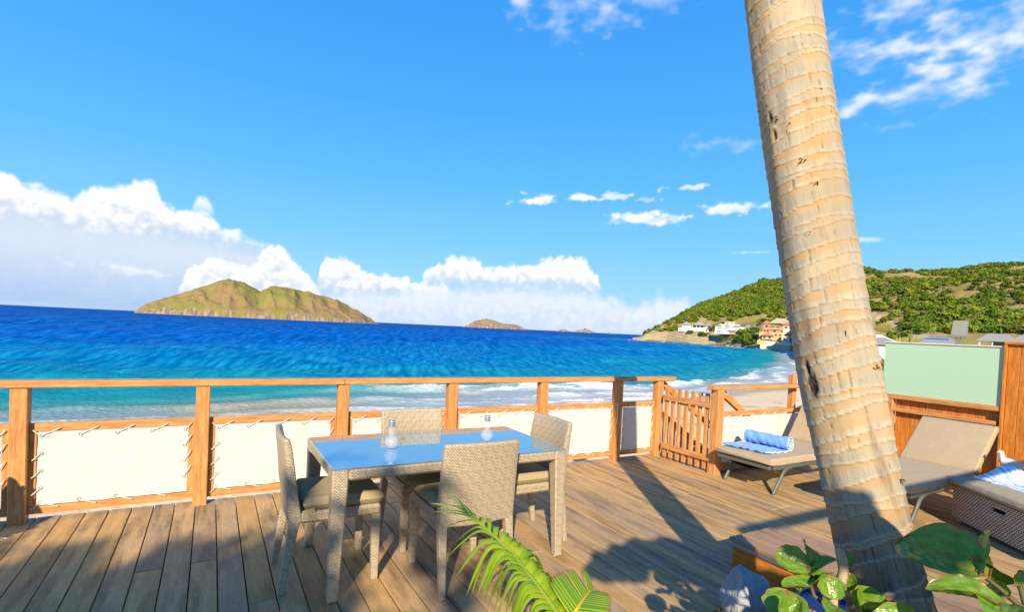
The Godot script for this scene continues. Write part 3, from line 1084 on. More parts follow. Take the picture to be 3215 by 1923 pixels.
func make_railings() -> void:
	rope_kit()
	var rail := thing("beach_railing", "long teak railing along the beach side with white canvas screens laced between its posts", "railing", Vector3(0, 0, -5.0))
	var xs := [-3.43, -2.31, -1.178, -0.048, 1.073, 2.170, 3.285, 4.398, 5.086]
	for x in xs:
		part(rail, "post", post_mesh(0.999), M.teak1, T(Vector3(x, -0.016, 0)))
	part(rail, "top_rail", MB.new().box(Vector3.ZERO, Vector3(4.553, 0.053, 0.12), 0.006).mesh(), M.teak0, T(Vector3(-1.2025, 1.0105, 0.003)))
	part(rail, "top_rail", MB.new().box(Vector3.ZERO, Vector3(4.266, 0.053, 0.12), 0.006).mesh(), M.teak0, T(Vector3(3.2095, 1.0115, 0.003)))
	for i in xs.size() - 1:
		screen_bay(rail, xs[i] + 0.05, xs[i + 1] - 0.05, 0.0, 500 + i, 1.0 if i < 4 else -1.0)
	# the gate hung across the head of the stair
	var gate := thing("garden_gate", "small teak picket gate closed between two thick posts", "gate", Vector3(5.08, 0, -4.49))
	for y in [0.788, 0.169]:
		part(gate, "cross_rail", MB.new().box(Vector3.ZERO, Vector3(0.028, 0.066, 0.752), 0.004).mesh(), M.teak2, T(Vector3(-0.026, y, 0.001)))
	for i in 7:
		part(gate, "picket", MB.new().box(Vector3.ZERO, Vector3(0.026, 0.893, 0.056), 0.004).mesh(), M.teak1, T(Vector3(0.002, 0.473, -0.345 + 0.1050 * i)))
	part(gate, "hinge", MB.new().box(Vector3.ZERO, Vector3(0.006, 0.03, 0.07), 0.001).mesh(), M.dark_metal, T(Vector3(0.0185, 0.788, -0.40)))
	part(gate, "hinge", MB.new().box(Vector3.ZERO, Vector3(0.006, 0.03, 0.07), 0.001).mesh(), M.dark_metal, T(Vector3(0.0185, 0.169, -0.40)))
	# lower run to the right of the gate
	var side := thing("side_railing", "short teak railing right of the gate with one white canvas screen behind the lounger", "railing", Vector3(5.095, 0, -4.075))
	part(side, "post", post_mesh(0.998, 0.108), M.teak1, T(Vector3(0, -0.016, 0)))
	part(side, "top_rail", MB.new().box(Vector3.ZERO, Vector3(1.70, 0.05, 0.105), 0.006).mesh(), M.teak0, T(Vector3(0.72, 1.0075, 0)))
	part(side, "post", post_mesh(1.16, 0.075), M.teak1, T(Vector3(1.56, -0.016, -0.09)))
	part(side, "post", post_mesh(0.998, 0.1), M.teak1, T(Vector3(2.75, -0.016, 0)))
	part(side, "glass_pane", MB.new().box(Vector3(2.17, 0.93, -0.09), Vector3(1.10, 0.42, 0.012), 0.002).mesh(), M.clear)
	screen_bay(side, 0.054, 1.70, 0.0, 540, -1.0)
	part(side, "stile", MB.new().box(Vector3.ZERO, Vector3(0.05, 0.72, 0.04), 0.003).mesh(), M.teak1, T(Vector3(1.726, 0.36, -0.02)))
	# stair to the sand, its handrails sloping away behind the gate
	var st := thing("stair_railing", "sloping teak handrail of the stair down to the sand seen through the gate", "handrail", Vector3(5.14, 0, -5.0))
	for zz in [0.0, 0.94]:
		var sl := -0.62
		var B := Basis(Vector3.BACK, atan(sl))
		part(st, "handrail", MB.new().box(Vector3.ZERO, Vector3(2.35, 0.075, 0.055), 0.006).mesh(), M.teak0, T(Vector3(1.05, 0.965 + sl * 1.05 + 0.03, zz - 0.07), B))
		part(st, "lower_rail", MB.new().box(Vector3.ZERO, Vector3(2.25, 0.06, 0.035), 0.004).mesh(), M.teak0, T(Vector3(1.05, 0.60 + sl * 1.05, zz - 0.07), B))
		part(st, "lower_rail", MB.new().box(Vector3.ZERO, Vector3(2.25, 0.06, 0.035), 0.004).mesh(), M.teak0, T(Vector3(1.05, 0.02 + sl * 1.05, zz - 0.07), B))
		var cv := MB.new()
		cv.hexa([Vector3(0.06, -0.01, -0.003), Vector3(2.0, -0.01 + sl * 1.94, -0.003), Vector3(2.0, -0.01 + sl * 1.94, 0.001), Vector3(0.06, -0.01, 0.001), Vector3(0.06, 0.53, -0.003), Vector3(2.0, 0.53 + sl * 1.94, -0.003), Vector3(2.0, 0.53 + sl * 1.94, 0.001), Vector3(0.06, 0.53, 0.001)])
		var cs := part(st, "canvas_screen", cv.mesh(), M.canvas, T(Vector3(0, 0, zz - 0.07)))
		for i in 7:
			lace(cs, Vector2(0.12 + i * 0.27, 0.50 + sl * (0.06 + i * 0.27)), Vector2(0.20 + i * 0.27, 0.60 + sl * (0.12 + i * 0.27)), 0.004)
		part(st, "newel_post", post_mesh(1.5, 0.09), M.teak1, T(Vector3(2.12, -1.75, zz - 0.07)))
	for i in 7:
		part(st, "tread", MB.new().box(Vector3.ZERO, Vector3(0.29, 0.035, 0.82), 0.004).mesh(), M.teak2, T(Vector3(0.17 + i * 0.28, -0.17 * (i + 1), 0.40)))
	# a loop of spare cord on the shaded post
	var hook := MB.new()
	var path := []
	for i in 9:
		var a := PI * i / 8.0
		path.append(Vector3(-0.012 - 0.016 * cos(a), 0.700 + 0.016 * sin(a), 0.006))
	for i in 12:
		path.append(Vector3(0.004 + 0.002 * sin(i * 0.9), 0.69 - i * 0.021, 0.006 + 0.001 * cos(i * 1.1)))
	hook.tube(path, 0.0042, 6)
	var hk := part(self, "hanging_cord", hook.mesh(true), M.rope, T(Vector3(4.355, 0, -4.95)))
	tag(hk, "loose white cord hooked over the shaded post left of the gate", "cord")
	for q in [[-1.165, -4.72, "round steel cap set in the deck in front of the leftmost post"], [5.02, -4.845, "round steel cap set in the deck at the foot of the gate"]]:
		var cap := MB.new()
		cap.lathe([Vector2(0.026, -0.01), Vector2(0.028, 0.002), Vector2(0.025, 0.004), Vector2(0.016, 0.004), Vector2(0.014, 0.002), Vector2(0.0001, 0.0025)], 20)
		var o := part(self, "deck_cap", cap.mesh(true), M.steel, T(Vector3(q[0], 0.001, q[1])))
		tag(o, q[2], "deck cap", "steel caps in the deck")


func taper(mb: MB, p0: Vector3, p1: Vector3, a: Vector2, b: Vector2, ch := 0.22) -> MB:   # chamfered square leg from p0 (full size a) to p1 (full size b)
	var ring := [Vector2(-1, -1 + ch), Vector2(-1, 1 - ch), Vector2(-1 + ch, 1), Vector2(1 - ch, 1), Vector2(1, 1 - ch), Vector2(1, -1 + ch), Vector2(1 - ch, -1), Vector2(-1 + ch, -1)]
	var lo := []
	var hi := []
	for q in ring:
		lo.append(p0 + Vector3(q.x * a.x * 0.5, 0, q.y * a.y * 0.5))
		hi.append(p1 + Vector3(q.x * b.x * 0.5, 0, q.y * b.y * 0.5))
	for i in 8:
		var j := (i + 1) % 8
		mb.poly([lo[i], lo[j], hi[j], hi[i]], lo[i] + lo[j] - p0 * 2.0)
	mb.poly(lo, (p0 - p1))
	mb.poly(hi, (p1 - p0))
	return mb


func pillow(w: float, d: float, h: float, puff := 0.012, seg := 18, rnd := 0.03) -> ArrayMesh:   # soft cushion, its base on y = 0
	var mb := MB.new()
	for side in 2:
		var pts := PackedVector3Array()
		for r in seg + 1:
			for k in seg + 1:
				var u := -cos(PI * k / seg) * 0.5 if seg > 30 else (k / float(seg) - 0.5)
				var v := r / float(seg) - 0.5
				var fu := signf(u) * pow(absf(u) * 2.0, 0.7) * 0.5
				var fv := signf(v) * pow(absf(v) * 2.0, 0.7) * 0.5
				var ex := (0.5 - absf(fu)) * w
				var ez := (0.5 - absf(fv)) * d
				var e := minf(ex, ez)
				var t := clampf(e / rnd, 0.0, 1.0)
				var round_ := sqrt(1.0 - (1.0 - t) * (1.0 - t))
				var y := h * 0.5 * round_ + puff * (1.0 - pow(absf(fu) * 2.0, 2.0)) * (1.0 - pow(absf(fv) * 2.0, 2.0))
				pts.append(Vector3(fu * w, h * 0.5 + (y if side == 0 else -h * 0.5 * round_), fv * d))
		mb.grid(pts, seg + 1, false, side == 0)
	return mb.mesh(true)


func make_table() -> void:
	var t := thing("dining_table", "woven resin dining table with a blue tinted glass top", "table", Vector3(1.378, 0, -3.39))
	var hx := 0.785
	var hz := 0.443
	for s in [-1.0, 1.0]:
		part(t, "apron", MB.new().box(Vector3(0, 0.712, s * (hz - 0.024)), Vector3(hx * 2 - 0.18, 0.062, 0.048), 0.012).mesh(), M.wicker)
		part(t, "apron", MB.new().box(Vector3(s * (hx - 0.024), 0.712, 0), Vector3(0.048, 0.062, hz * 2 - 0.18), 0.012).mesh(), M.wicker)
	for sx in [-1.0, 1.0]:
		for sz in [-1.0, 1.0]:
			var mb := MB.new()
			taper(mb, Vector3(sx * (hx - 0.028), 0.012, sz * (hz - 0.028)), Vector3(sx * (hx - 0.046), 0.665, sz * (hz - 0.046)), Vector2(0.054, 0.054), Vector2(0.090, 0.090))
			taper(mb, Vector3(sx * (hx - 0.046), 0.665, sz * (hz - 0.046)), Vector3(sx * (hx - 0.046), 0.743, sz * (hz - 0.046)), Vector2(0.090, 0.090), Vector2(0.090, 0.090))
			var leg := part(t, "leg", mb.mesh(), M.wicker)
			var ft := MB.new()
			for d in [-0.013, 0.013]:
				ft.lathe([Vector2(0.001, 0.0), Vector2(0.012, 0.002), Vector2(0.013, 0.010), Vector2(0.001, 0.013)], 12, Vector3(sx * (hx - 0.028) + d, 0, sz * (hz - 0.028)))
			part(leg, "foot", ft.mesh(true), M.foot)
	part(t, "glass_top", MB.new().box(Vector3(0, 0.7475, 0), Vector3(hx * 2 - 0.012, 0.008, hz * 2 - 0.010), 0.002).mesh(), M.table_glass)


func make_chair() -> Node3D:   # faces -z
	var c := thing("dining_chair", "", "chair", Vector3.ZERO, 0.0, "woven chairs round the dining table")
	var mb := MB.new()
	var rows := [[0.405, 0.176, 0.232, 0.238], [0.418, 0.172, 0.246, 0.244], [0.50, 0.186, 0.250, 0.245], [0.62, 0.205, 0.259, 0.245], [0.74, 0.222, 0.268, 0.246], [0.82, 0.236, 0.277, 0.247], [0.87, 0.247, 0.284, 0.247], [0.888, 0.252, 0.284, 0.245], [0.895, 0.262, 0.277, 0.240]]
	var pts := PackedVector3Array()
	var cols := 26
	for q in rows:
		var hw: float = q[3]
		var loop := []
		for i in 11:
			var x := lerpf(-hw + 0.008, hw - 0.008, i / 10.0)
			loop.append(Vector2(x, q[1]))
		loop.append(Vector2(hw, q[1] + 0.008))
		loop.append(Vector2(hw, q[2] - 0.008))
		for i in 11:
			var x := lerpf(hw - 0.008, -hw + 0.008, i / 10.0)
			loop.append(Vector2(x, q[2]))
		loop.append(Vector2(-hw, q[2] - 0.008))
		loop.append(Vector2(-hw, q[1] + 0.008))
		for p in loop:
			var bow: float = 0.022 * (1.0 - pow(p.x / 0.247, 2.0)) * smoothstep(0.40, 0.6, q[0])
			var y: float = q[0]
			if y < 0.45:
				y -= 0.016 * (1.0 - pow(p.x / 0.247, 2.0))
			pts.append(Vector3(p.x, y, p.y + bow))
	mb.grid(pts, cols, true, true)
	for e in [0, rows.size() - 1]:   # close top and bottom
		var ring := []
		for k in cols:
			ring.append(pts[e * cols + k])
		for i in 10:
			mb.poly([ring[i], ring[i + 1], ring[23 - i - 1], ring[23 - i]], Vector3(0, -1 if e == 0 else 1, 0))
		mb.poly([ring[10], ring[11], ring[12], ring[13]], Vector3(0, -1 if e == 0 else 1, 0))
		mb.poly([ring[23], ring[24], ring[25], ring[0]], Vector3(0, -1 if e == 0 else 1, 0))
	part(c, "backrest", mb.mesh(true), M.wicker)
	var sf := MB.new()
	sf.box(Vector3(0, 0.4325, -0.048), Vector3(0.488, 0.066, 0.462), 0.014)
	part(c, "seat_frame", sf.mesh(), M.wicker)
	part(c, "cushion", pillow(0.476, 0.470, 0.070, 0.012), M.cushion, T(Vector3(0, 0.4665, -0.066)))
	var strap := MB.new()
	for s in [-1.0, 1.0]:
		strap.box(Vector3(s * 0.2435, 0.470, 0.140), Vector3(0.003, 0.026, 0.07), 0.001, Basis(Vector3.RIGHT, 0.25))
	part(c, "strap", strap.mesh(), M.cushion)
	for s in [-1.0, 1.0]:
		var f := MB.new()
		taper(f, Vector3(s * 0.222, 0.004, -0.254), Vector3(s * 0.216, 0.41, -0.251), Vector2(0.038, 0.040), Vector2(0.056, 0.056))
		part(c, "leg", f.mesh(), M.wicker)
		var b := MB.new()
		taper(b, Vector3(s * 0.224, 0.004, 0.272), Vector3(s * 0.219, 0.425, 0.212), Vector2(0.036, 0.034), Vector2(0.052, 0.058))
		part(c, "leg", b.mesh(), M.wicker)
	return c


func make_dining() -> void:
	make_table()
	var c := make_chair()
	c.set_meta("label", "woven chair nearest the camera with its back turned, at the near side of the table")
	c.position = Vector3(1.410, 0, -3.025)
	dup(c, "woven chair seen side on at the left end of the table", Vector3(0.655, 0, -3.385), -PI / 2 - 0.02)
	dup(c, "woven chair on the far side of the table beside the railing", Vector3(1.400, 0, -3.715), PI + 0.015)
	dup(c, "woven chair at the right end of the table nearest the gate", Vector3(2.060, 0, -3.385), PI / 2)
	for q in [[Vector3(1.035, 0.7515, -3.337), "clear bulb shaped glass bottle on the left half of the table"], [Vector3(1.739, 0.7515, -3.35), "clear bulb shaped glass bottle on the right half of the table beyond the near chair"]]:
		var b := thing("bulb_bottle", q[1], "bottle", q[0], 0.0, "glass bulb bottles on the table")
		var prof := [Vector2(0.0005, 0.0), Vector2(0.018, 0.0), Vector2(0.026, 0.004)]
		for i in 13:
			var a := -0.95 + i * 0.175
			prof.append(Vector2(0.0455 * cos(a), 0.046 + 0.0455 * sin(a)))
		prof += [Vector2(0.0225, 0.100), Vector2(0.0195, 0.112), Vector2(0.0190, 0.150)]
		var inner := []
		for p in prof:
			inner.append(Vector2(maxf(p.x - 0.0022, 0.0004), p.y + (0.0025 if p.y < 0.03 else 0.0)))
		var gm := MB.new()
		gm.lathe(prof, 32)
		inner.reverse()
		gm.lathe(inner, 32)
		part(b, "bulb", gm.mesh(true), M.bottle_glass)
		var cap := MB.new()
		cap.lathe([Vector2(0.0195, 0.146), Vector2(0.0222, 0.147), Vector2(0.0222, 0.153), Vector2(0.0208, 0.155), Vector2(0.0222, 0.158), Vector2(0.0222, 0.166), Vector2(0.0208, 0.168), Vector2(0.0220, 0.171), Vector2(0.0218, 0.182), Vector2(0.019, 0.186), Vector2(0.0004, 0.187)], 28)
		part(b, "screw_cap", cap.mesh(true), M.cap_metal)
		var wire := MB.new()
		wire.tube([Vector3(0, 0.15, 0), Vector3(0.004, 0.11, 0.002), Vector3(-0.006, 0.08, 0.004), Vector3(0.012, 0.055, -0.006), Vector3(-0.012, 0.045, 0.006), Vector3(0.01, 0.035, 0.008)], 0.0008, 5)
		part(b, "wire", wire.mesh(true), M.steel)


# ---------------------------------------------------------------- loungers, towels, wicker bench, wall

func slab_cushion(a: Vector3, b: Vector3, half: float, th: float, s: int) -> MB:   # long cushion from a to b (in x and y), rounded edges, a little wavy
	var mb := MB.new()
	var d := b - a
	var L := d.length()
	var u := d / L
	var n := Vector3(-u.y, u.x, 0)
	var nz := noise(s, 5.0, 3)
	var ring := []
	var rnd := 0.018
	for q in [[-1, -1], [1, -1], [1, 1], [-1, 1]]:
		for i in 4:
			var an: float = [PI, 1.5 * PI, 0.0, 0.5 * PI][[[-1, -1], [1, -1], [1, 1], [-1, 1]].find(q)] + i * PI / 6.0
			ring.append(Vector2(q[0] * (half - rnd) + cos(an) * rnd, q[1] * (th * 0.5 - rnd) + sin(an) * rnd))
	# more points across the broad faces, so that it can puff
	var loop := []
	for i in ring.size():
		loop.append(ring[i])
		var nx: Vector2 = ring[(i + 1) % ring.size()]
		if absf(nx.x - ring[i].x) > half:
			for k in range(1, 8):
				loop.append(ring[i].lerp(nx, k / 8.0))
	var pts := PackedVector3Array()
	var st := 24
	for r in st + 1:
		var t := r / float(st)
		var e := minf(t, 1.0 - t) * L
		var shrink := 1.0 - 0.5 * pow(clampf(1.0 - e / 0.02, 0.0, 1.0), 2.0)
		for p in loop:
			var pf: float = 0.010 * (1.0 - pow(p.x / half, 2.0)) * smoothstep(0.0, 0.08, e)
			var y: float = p.y * shrink + signf(p.y) * pf * (1.0 if absf(p.y) > th * 0.3 else 0.0)
			var c := a + d * t + n * (y + nz.get_noise_2d(t * L, p.x) * 0.005) + Vector3(0, 0, p.x + nz.get_noise_2d(t * L + 9.0, p.y * 3.0) * 0.003)
			pts.append(c)
	var cols := loop.size()
	mb.grid(pts, cols, true)
	for e in [0, st]:
		var ci := mb.v.size()
		mb.v.append(a + d * (e / float(st)))
		for k in cols:
			var i0: int = e * cols + k
			var i1: int = e * cols + (k + 1) % cols
			if e == 0:
				mb.tri(ci, i1, i0)
			else:
				mb.tri(ci, i0, i1)
	return mb


func make_lounger(label: String, at: Vector3, back: float, back_len: float) -> Node3D:   # foot end at the origin, head towards +x
	var o := thing("sun_lounger", label, "sun lounger", at, 0.0, "sun loungers on the deck")
	var L := 1.30
	var top := 0.385
	var th := 0.078
	var yc := top - th * 0.5
	var f := Vector3(L, yc, 0)
	var dir := Vector3(cos(back), sin(back), 0)
	part(o, "seat_cushion", slab_cushion(Vector3(0, yc, 0), Vector3(L + 0.02, yc, 0), 0.33, th, 600).mesh(true), M.lounge)
	part(o, "back_cushion", slab_cushion(f + dir * 0.02, f + dir * back_len, 0.33, th, 601).mesh(true), M.lounge)
	for s in [-1.0, 1.0]:
		part(o, "side_rail", MB.new().box(Vector3(1.06, 0.280, s * 0.29), Vector3(1.90, 0.045, 0.030), 0.006).mesh(), M.grey_metal)
		for e in 2:
			var path := []
			for i in 13:
				var t := i / 12.0
				var q := Vector2(0.02, 0.0).lerp(Vector2(0.165, 0.20), minf(t / 0.55, 1.0))
				if t > 0.55:
					var w := (t - 0.55) / 0.45
					q = Vector2(0.165, 0.20).lerp(Vector2(0.20, 0.262), w).lerp(Vector2(0.20, 0.262).lerp(Vector2(0.33, 0.268), w), w)
				var px := 0.11 + q.x if e == 0 else 2.12 - q.x
				path.append(Vector3(px, q.y + 0.004, s * 0.292))
			var lg := MB.new()
			lg.tube(path, 0.022, 10, true, 0.75)
			part(o, "leg", lg.mesh(true), M.grey_metal)
		var bf := MB.new()
		var bc := f + dir * (back_len * 0.5) + Vector3(dir.y, -dir.x, 0) * 0.058 + Vector3(0, 0, s * 0.28)
		bf.box(bc, Vector3(back_len, 0.028, 0.03), 0.005, Basis(Vector3.BACK, back))
		part(o, "back_frame", bf.mesh(), M.grey_metal)
		part(o, "back_stay", MB.new().tube([f + dir * (back_len * 0.7) + Vector3(0.03, -0.06, s * 0.24), Vector3(L + 0.30, 0.27, s * 0.24)], 0.012, 8).mesh(true), M.grey_metal)
	var sling := MB.new()
	var pts := PackedVector3Array()
	for r in 5:
		for k in 17:
			var z := lerpf(-0.27, 0.27, k / 16.0)
			pts.append(Vector3(0.06 + r * 0.32, 0.283 - 0.055 * (1.0 - pow(z / 0.27, 2.0)), z))
	sling.grid(pts, 17, false, true)
	part(o, "sling", sling.mesh(true), M.dark_metal)
	for x in [0.03, 1.28]:
		part(o, "cross_bar", MB.new().box(Vector3(x, 0.288, 0), Vector3(0.05, 0.032, 0.62), 0.005).mesh(), M.grey_metal)
	return o


func make_towels() -> void:
	# rolled blue towel, spiral end towards the camera
	var mb := MB.new()
	var prof := []
	for i in 14:   # loose flap lying on the cushion
		var t := i / 13.0
		prof.append(Vector2(lerpf(-0.37, -0.02, t), 0.010 + 0.012 * sin(t * 7.0) * (1.0 - t)))
	for i in 60:
		var a := -PI * 0.5 + i * 0.30
		var r := 0.076 - 0.00105 * i
		prof.append(Vector2(0.01 + cos(a) * r, 0.083 + sin(a) * r))
	var n := noise(620, 9.0, 3)
	var cols := 22
	var th := 0.0055
	for side in 2:
		var pts := PackedVector3Array()
		for i in prof.size():
			var d: Vector2 = (prof[mini(i + 1, prof.size() - 1)] - prof[maxi(i - 1, 0)]).normalized()
			var nn := Vector2(-d.y, d.x)
			for k in cols:
				var z := -0.25 + 0.5 * k / (cols - 1.0)
				var q: Vector2 = prof[i] + nn * ((th if side == 0 else -th) + n.get_noise_2d(i * 0.03, z * 1.6) * (0.020 if i < 40 else 0.008))
				var skew := -0.10 * clampf(1.0 - i / 14.0, 0.0, 1.0)
				pts.append(Vector3(q.x, q.y + 0.002, z + skew * 0.6 + 0.008 * sin(i * 0.5)))
				var hem := smoothstep(0.240, 0.246, absf(z)) * 0.8
				mb.col.append(Color(0.15, 0.34, 0.74).lerp(Color(0.48, 0.60, 0.78), clampf(hem, 0.0, 1.0)))
		mb.grid(pts, cols, false, side == 1)
	for k in [0, cols - 1]:   # thickness along both edges
		var e := PackedVector3Array()
		for i in prof.size():
			e.append(mb.v[i * cols + k])
			e.append(mb.v[prof.size() * cols + i * cols + k])
			mb.col.append(Color(0.48, 0.60, 0.78)); mb.col.append(Color(0.48, 0.60, 0.78))
		mb.grid(e, 2)
	var tw := bumpy(vcol(0.95, 0.1), 622, 0.06, 0.10, 0.05, false)
	tw.rim_enabled = true
	tw.rim = 0.5
	var o := part(self, "rolled_towel", mb.mesh(true), tw, T(Vector3(5.345, 0.396, -3.60), Basis(Vector3.UP, 0.10)))
	tag(o, "rolled blue towel with a loose flap on the lounger by the gate", "towel")
	# striped towel heaped on the wicker bench
	var sb := MB.new()
	var ns := noise(630, 4.0, 3)
	var pts := PackedVector3Array()
	var R := 30
	for r in R:
		var v := r / (R - 1.0)
		for k in R:
			var u := k / (R - 1.0)
			var h := 0.012 + 0.150 * exp(-pow((v - 0.60) / 0.34, 2.0)) * smoothstep(0.30, 0.02, u - 0.0 * v) * 0.9 + 0.014 * ns.get_noise_2d(u * 2.0, v * 2.0) * smoothstep(0.0, 0.3, u) + 0.02 * u * v
			pts.append(Vector3(lerpf(0.0, 0.62, u), h, lerpf(0.0, -0.46, v) + 0.12 * (1.0 - u)))
	for layer in 2:
		var q := PackedVector3Array()
		for p in pts:
			q.append(p - Vector3(0, 0.010 * layer, 0))
			var x := fmod(p.z * 24.0 + p.x * 2.0 + 40.0, 1.0)
			var w := fmod(p.z * 8.0 + 40.0, 1.0)
			var c := Color(0.78, 0.80, 0.82)
			if x < 0.42:
				c = Color(0.14, 0.35, 0.72) if w < 0.6 else Color(0.40, 0.56, 0.80)
			sb.col.append(c)
		sb.grid(q, R, false, layer == 0)
	for edge in 2:
		var e := PackedVector3Array()
		for i in R:
			var p: Vector3 = pts[i] if edge == 0 else pts[i * R]
			e.append(p); e.append(p - Vector3(0, 0.012, 0))
			sb.col.append(Color(0.78, 0.80, 0.82)); sb.col.append(Color(0.78, 0.80, 0.82))
		sb.grid(e, 2)
	var so := part(self, "striped_towel", sb.mesh(true), bumpy(vcol(0.95, 0.1), 632, 0.06, 0.10, 0.05, false), T(Vector3(6.16, 0.410, -1.96), bench_turn()))
	tag(so, "blue and white striped towel crumpled on the wicker bench", "towel")


func bench_turn() -> Basis:
	return Basis(Vector3(-0.6, 0, 0.8), Vector3.UP, Vector3(-0.8, 0, -0.6))


func make_bench() -> void:
	var o := thing("wicker_bench", "low brown wicker bench with a taupe cushion at the right edge", "bench", Vector3(5.97, 0, -2.14))
	o.basis = bench_turn()
	var L := 1.5
	var D := 0.80
	var y0 := 0.030
	var y1 := 0.325
	var fr := MB.new()   # the front round a hand hole
	fr.box(Vector3(0.2265, (y0 + y1) * 0.5, -0.015), Vector3(0.453, y1 - y0, 0.03), 0.0)
	fr.box(Vector3((0.597 + L) * 0.5, (y0 + y1) * 0.5, -0.015), Vector3(L - 0.597, y1 - y0, 0.03), 0.0)
	fr.box(Vector3(0.525, (y0 + 0.232) * 0.5, -0.015), Vector3(0.144, 0.232 - y0, 0.03), 0.0)
	fr.box(Vector3(0.525, (0.274 + y1) * 0.5, -0.015), Vector3(0.144, y1 - 0.274, 0.03), 0.0)
	part(o, "front_panel", fr.mesh(), M.wicker_dark)
	part(o, "hand_grip", MB.new().tube([Vector3(0.455, 0.232, -0.012), Vector3(0.596, 0.232, -0.012)], 0.011, 8).mesh(true), M.wicker_dark)
	for x in [0.015, L - 0.015]:
		part(o, "end_panel", MB.new().box(Vector3(x, (y0 + y1) * 0.5, -D * 0.5 - 0.0005), Vector3(0.03, y1 - y0, D - 0.062), 0.0).mesh(), M.wicker_dark)
	part(o, "rear_panel", MB.new().box(Vector3(L * 0.5, (y0 + y1) * 0.5, -D + 0.015), Vector3(L, y1 - y0, 0.03), 0.0).mesh(), M.wicker_dark)
	part(o, "seat_board", MB.new().box(Vector3(L * 0.5, y1 + 0.006, -D * 0.5), Vector3(L - 0.02, 0.010, D - 0.02), 0.0).mesh(), M.dark_metal)
	part(o, "cushion", pillow(L + 0.10, D + 0.10, 0.068, 0.012, 40, 0.034), M.bench_cushion, T(Vector3(L * 0.5, y1 + 0.012, -D * 0.5)))
	for q in [[0.04, -0.04], [L - 0.04, -0.04], [0.04, -D + 0.04], [L - 0.04, -D + 0.04]]:
		part(o, "foot", MB.new().lathe([Vector2(0.001, 0.0), Vector2(0.022, 0.001), Vector2(0.024, 0.03)], 12, Vector3(q[0], 0, q[1])).mesh(true), M.foot)
	var bd := MB.new()
	var outer := PackedVector3Array()
	for ring in [[1.0, 0.0], [1.0, 0.004], [0.80, 0.006], [0.74, 0.003], [0.001, 0.003]]:
		for k in 24:
			var a := TAU * k / 24.0
			outer.append(Vector3(0.524 + cos(a) * 0.036 * ring[0], 0.303 + sin(a) * 0.017 * ring[0], ring[1]))
	bd.grid(outer, 24, true)
	part(o, "badge", bd.mesh(true), plain(lin(0.55, 0.50, 0.32), 0.4, 0.5, 0.4))
	var marks := MB.new()
	for i in 7:
		marks.box(Vector3(0.504 + i * 0.0067, 0.3045, 0.0036), Vector3(0.0042, 0.005 + 0.003 * (i % 2), 0.0012), 0.0)
	part(o, "badge_lettering", marks.mesh(), plain(lin(0.06, 0.05, 0.04), 0.6))


func make_dove() -> void:   # standing behind the heaped towel
	var mb := MB.new()
	var pts := PackedVector3Array()
	# centre line from tail to beak, with radii
	var spine := [[Vector3(-0.19, 0.075, 0), 0.004, 0.020], [Vector3(-0.13, 0.085, 0), 0.012, 0.026], [Vector3(-0.07, 0.095, 0), 0.034, 0.038], [Vector3(-0.01, 0.105, 0), 0.050, 0.046], [Vector3(0.04, 0.118, 0), 0.050, 0.044], [Vector3(0.072, 0.140, 0), 0.038, 0.034], [Vector3(0.084, 0.170, 0), 0.026, 0.024], [Vector3(0.089, 0.195, 0), 0.0225, 0.0215], [Vector3(0.098, 0.214, 0), 0.0230, 0.0215], [Vector3(0.112, 0.220, 0), 0.0175, 0.0165], [Vector3(0.124, 0.217, 0), 0.009, 0.0085], [Vector3(0.128, 0.215, 0), 0.002, 0.002]]
	var cols := 16
	for i in spine.size():
		var t: Vector3 = (spine[mini(i + 1, spine.size() - 1)][0] - spine[maxi(i - 1, 0)][0]).normalized()
		var n := Vector3(-t.y, t.x, 0)
		for k in cols:
			var a := TAU * k / cols
			pts.append(spine[i][0] + n * sin(a) * spine[i][1] + Vector3(0, 0, 1) * cos(a) * spine[i][2])
	mb.grid(pts, cols, true)
	var o := thing("dove", "white dove with a pink beak standing behind the striped towel", "bird", Vector3(6.69, 0.392, -1.97), 2.6)
	part(o, "body", mb.mesh(true), bumpy(plain(lin(0.62, 0.62, 0.64), 0.85), 640, 0.08, 0.06, 0.1, false))
	part(o, "beak", MB.new().tube([Vector3(0.122, 0.217, 0), Vector3(0.134, 0.213, 0), Vector3(0.144, 0.207, 0)], [0.006, 0.004, 0.0008], 8).mesh(true), plain(lin(0.42, 0.13, 0.10), 0.5))
	for s in [-1.0, 1.0]:
		var w := MB.new()
		var wp := PackedVector3Array()
		for r in 9:
			var u := r / 8.0
			for k in 7:
				var v := k / 6.0 - 0.5
				var wd := 0.062 * sin(PI * pow(clampf(u, 0.04, 0.98), 0.7))
				wp.append(Vector3(lerpf(0.055, -0.165, u), lerpf(0.120, 0.098, u) + v * wd, s * (0.041 - 0.022 * u * u + 0.010 * (0.25 - v * v) * 4.0 * (1.0 - u * 0.6))))
		w.grid(wp, 7, false, s > 0)
		part(o, "wing", w.mesh(true), plain(lin(0.50, 0.50, 0.54), 0.85))
		part(o, "eye", MB.new().lathe([Vector2(0.0003, -0.003), Vector2(0.0026, -0.0012), Vector2(0.0026, 0.0012), Vector2(0.0003, 0.003)], 10).mesh(true), M.dark_metal, T(Vector3(0.106, 0.223, s * 0.0185)))
		part(o, "leg", MB.new().tube([Vector3(0.0, 0.07, s * 0.02), Vector3(0.005, 0.012, s * 0.022), Vector3(0.03, 0.005, s * 0.024)], 0.003, 6).mesh(true), plain(lin(0.42, 0.13, 0.10), 0.5))


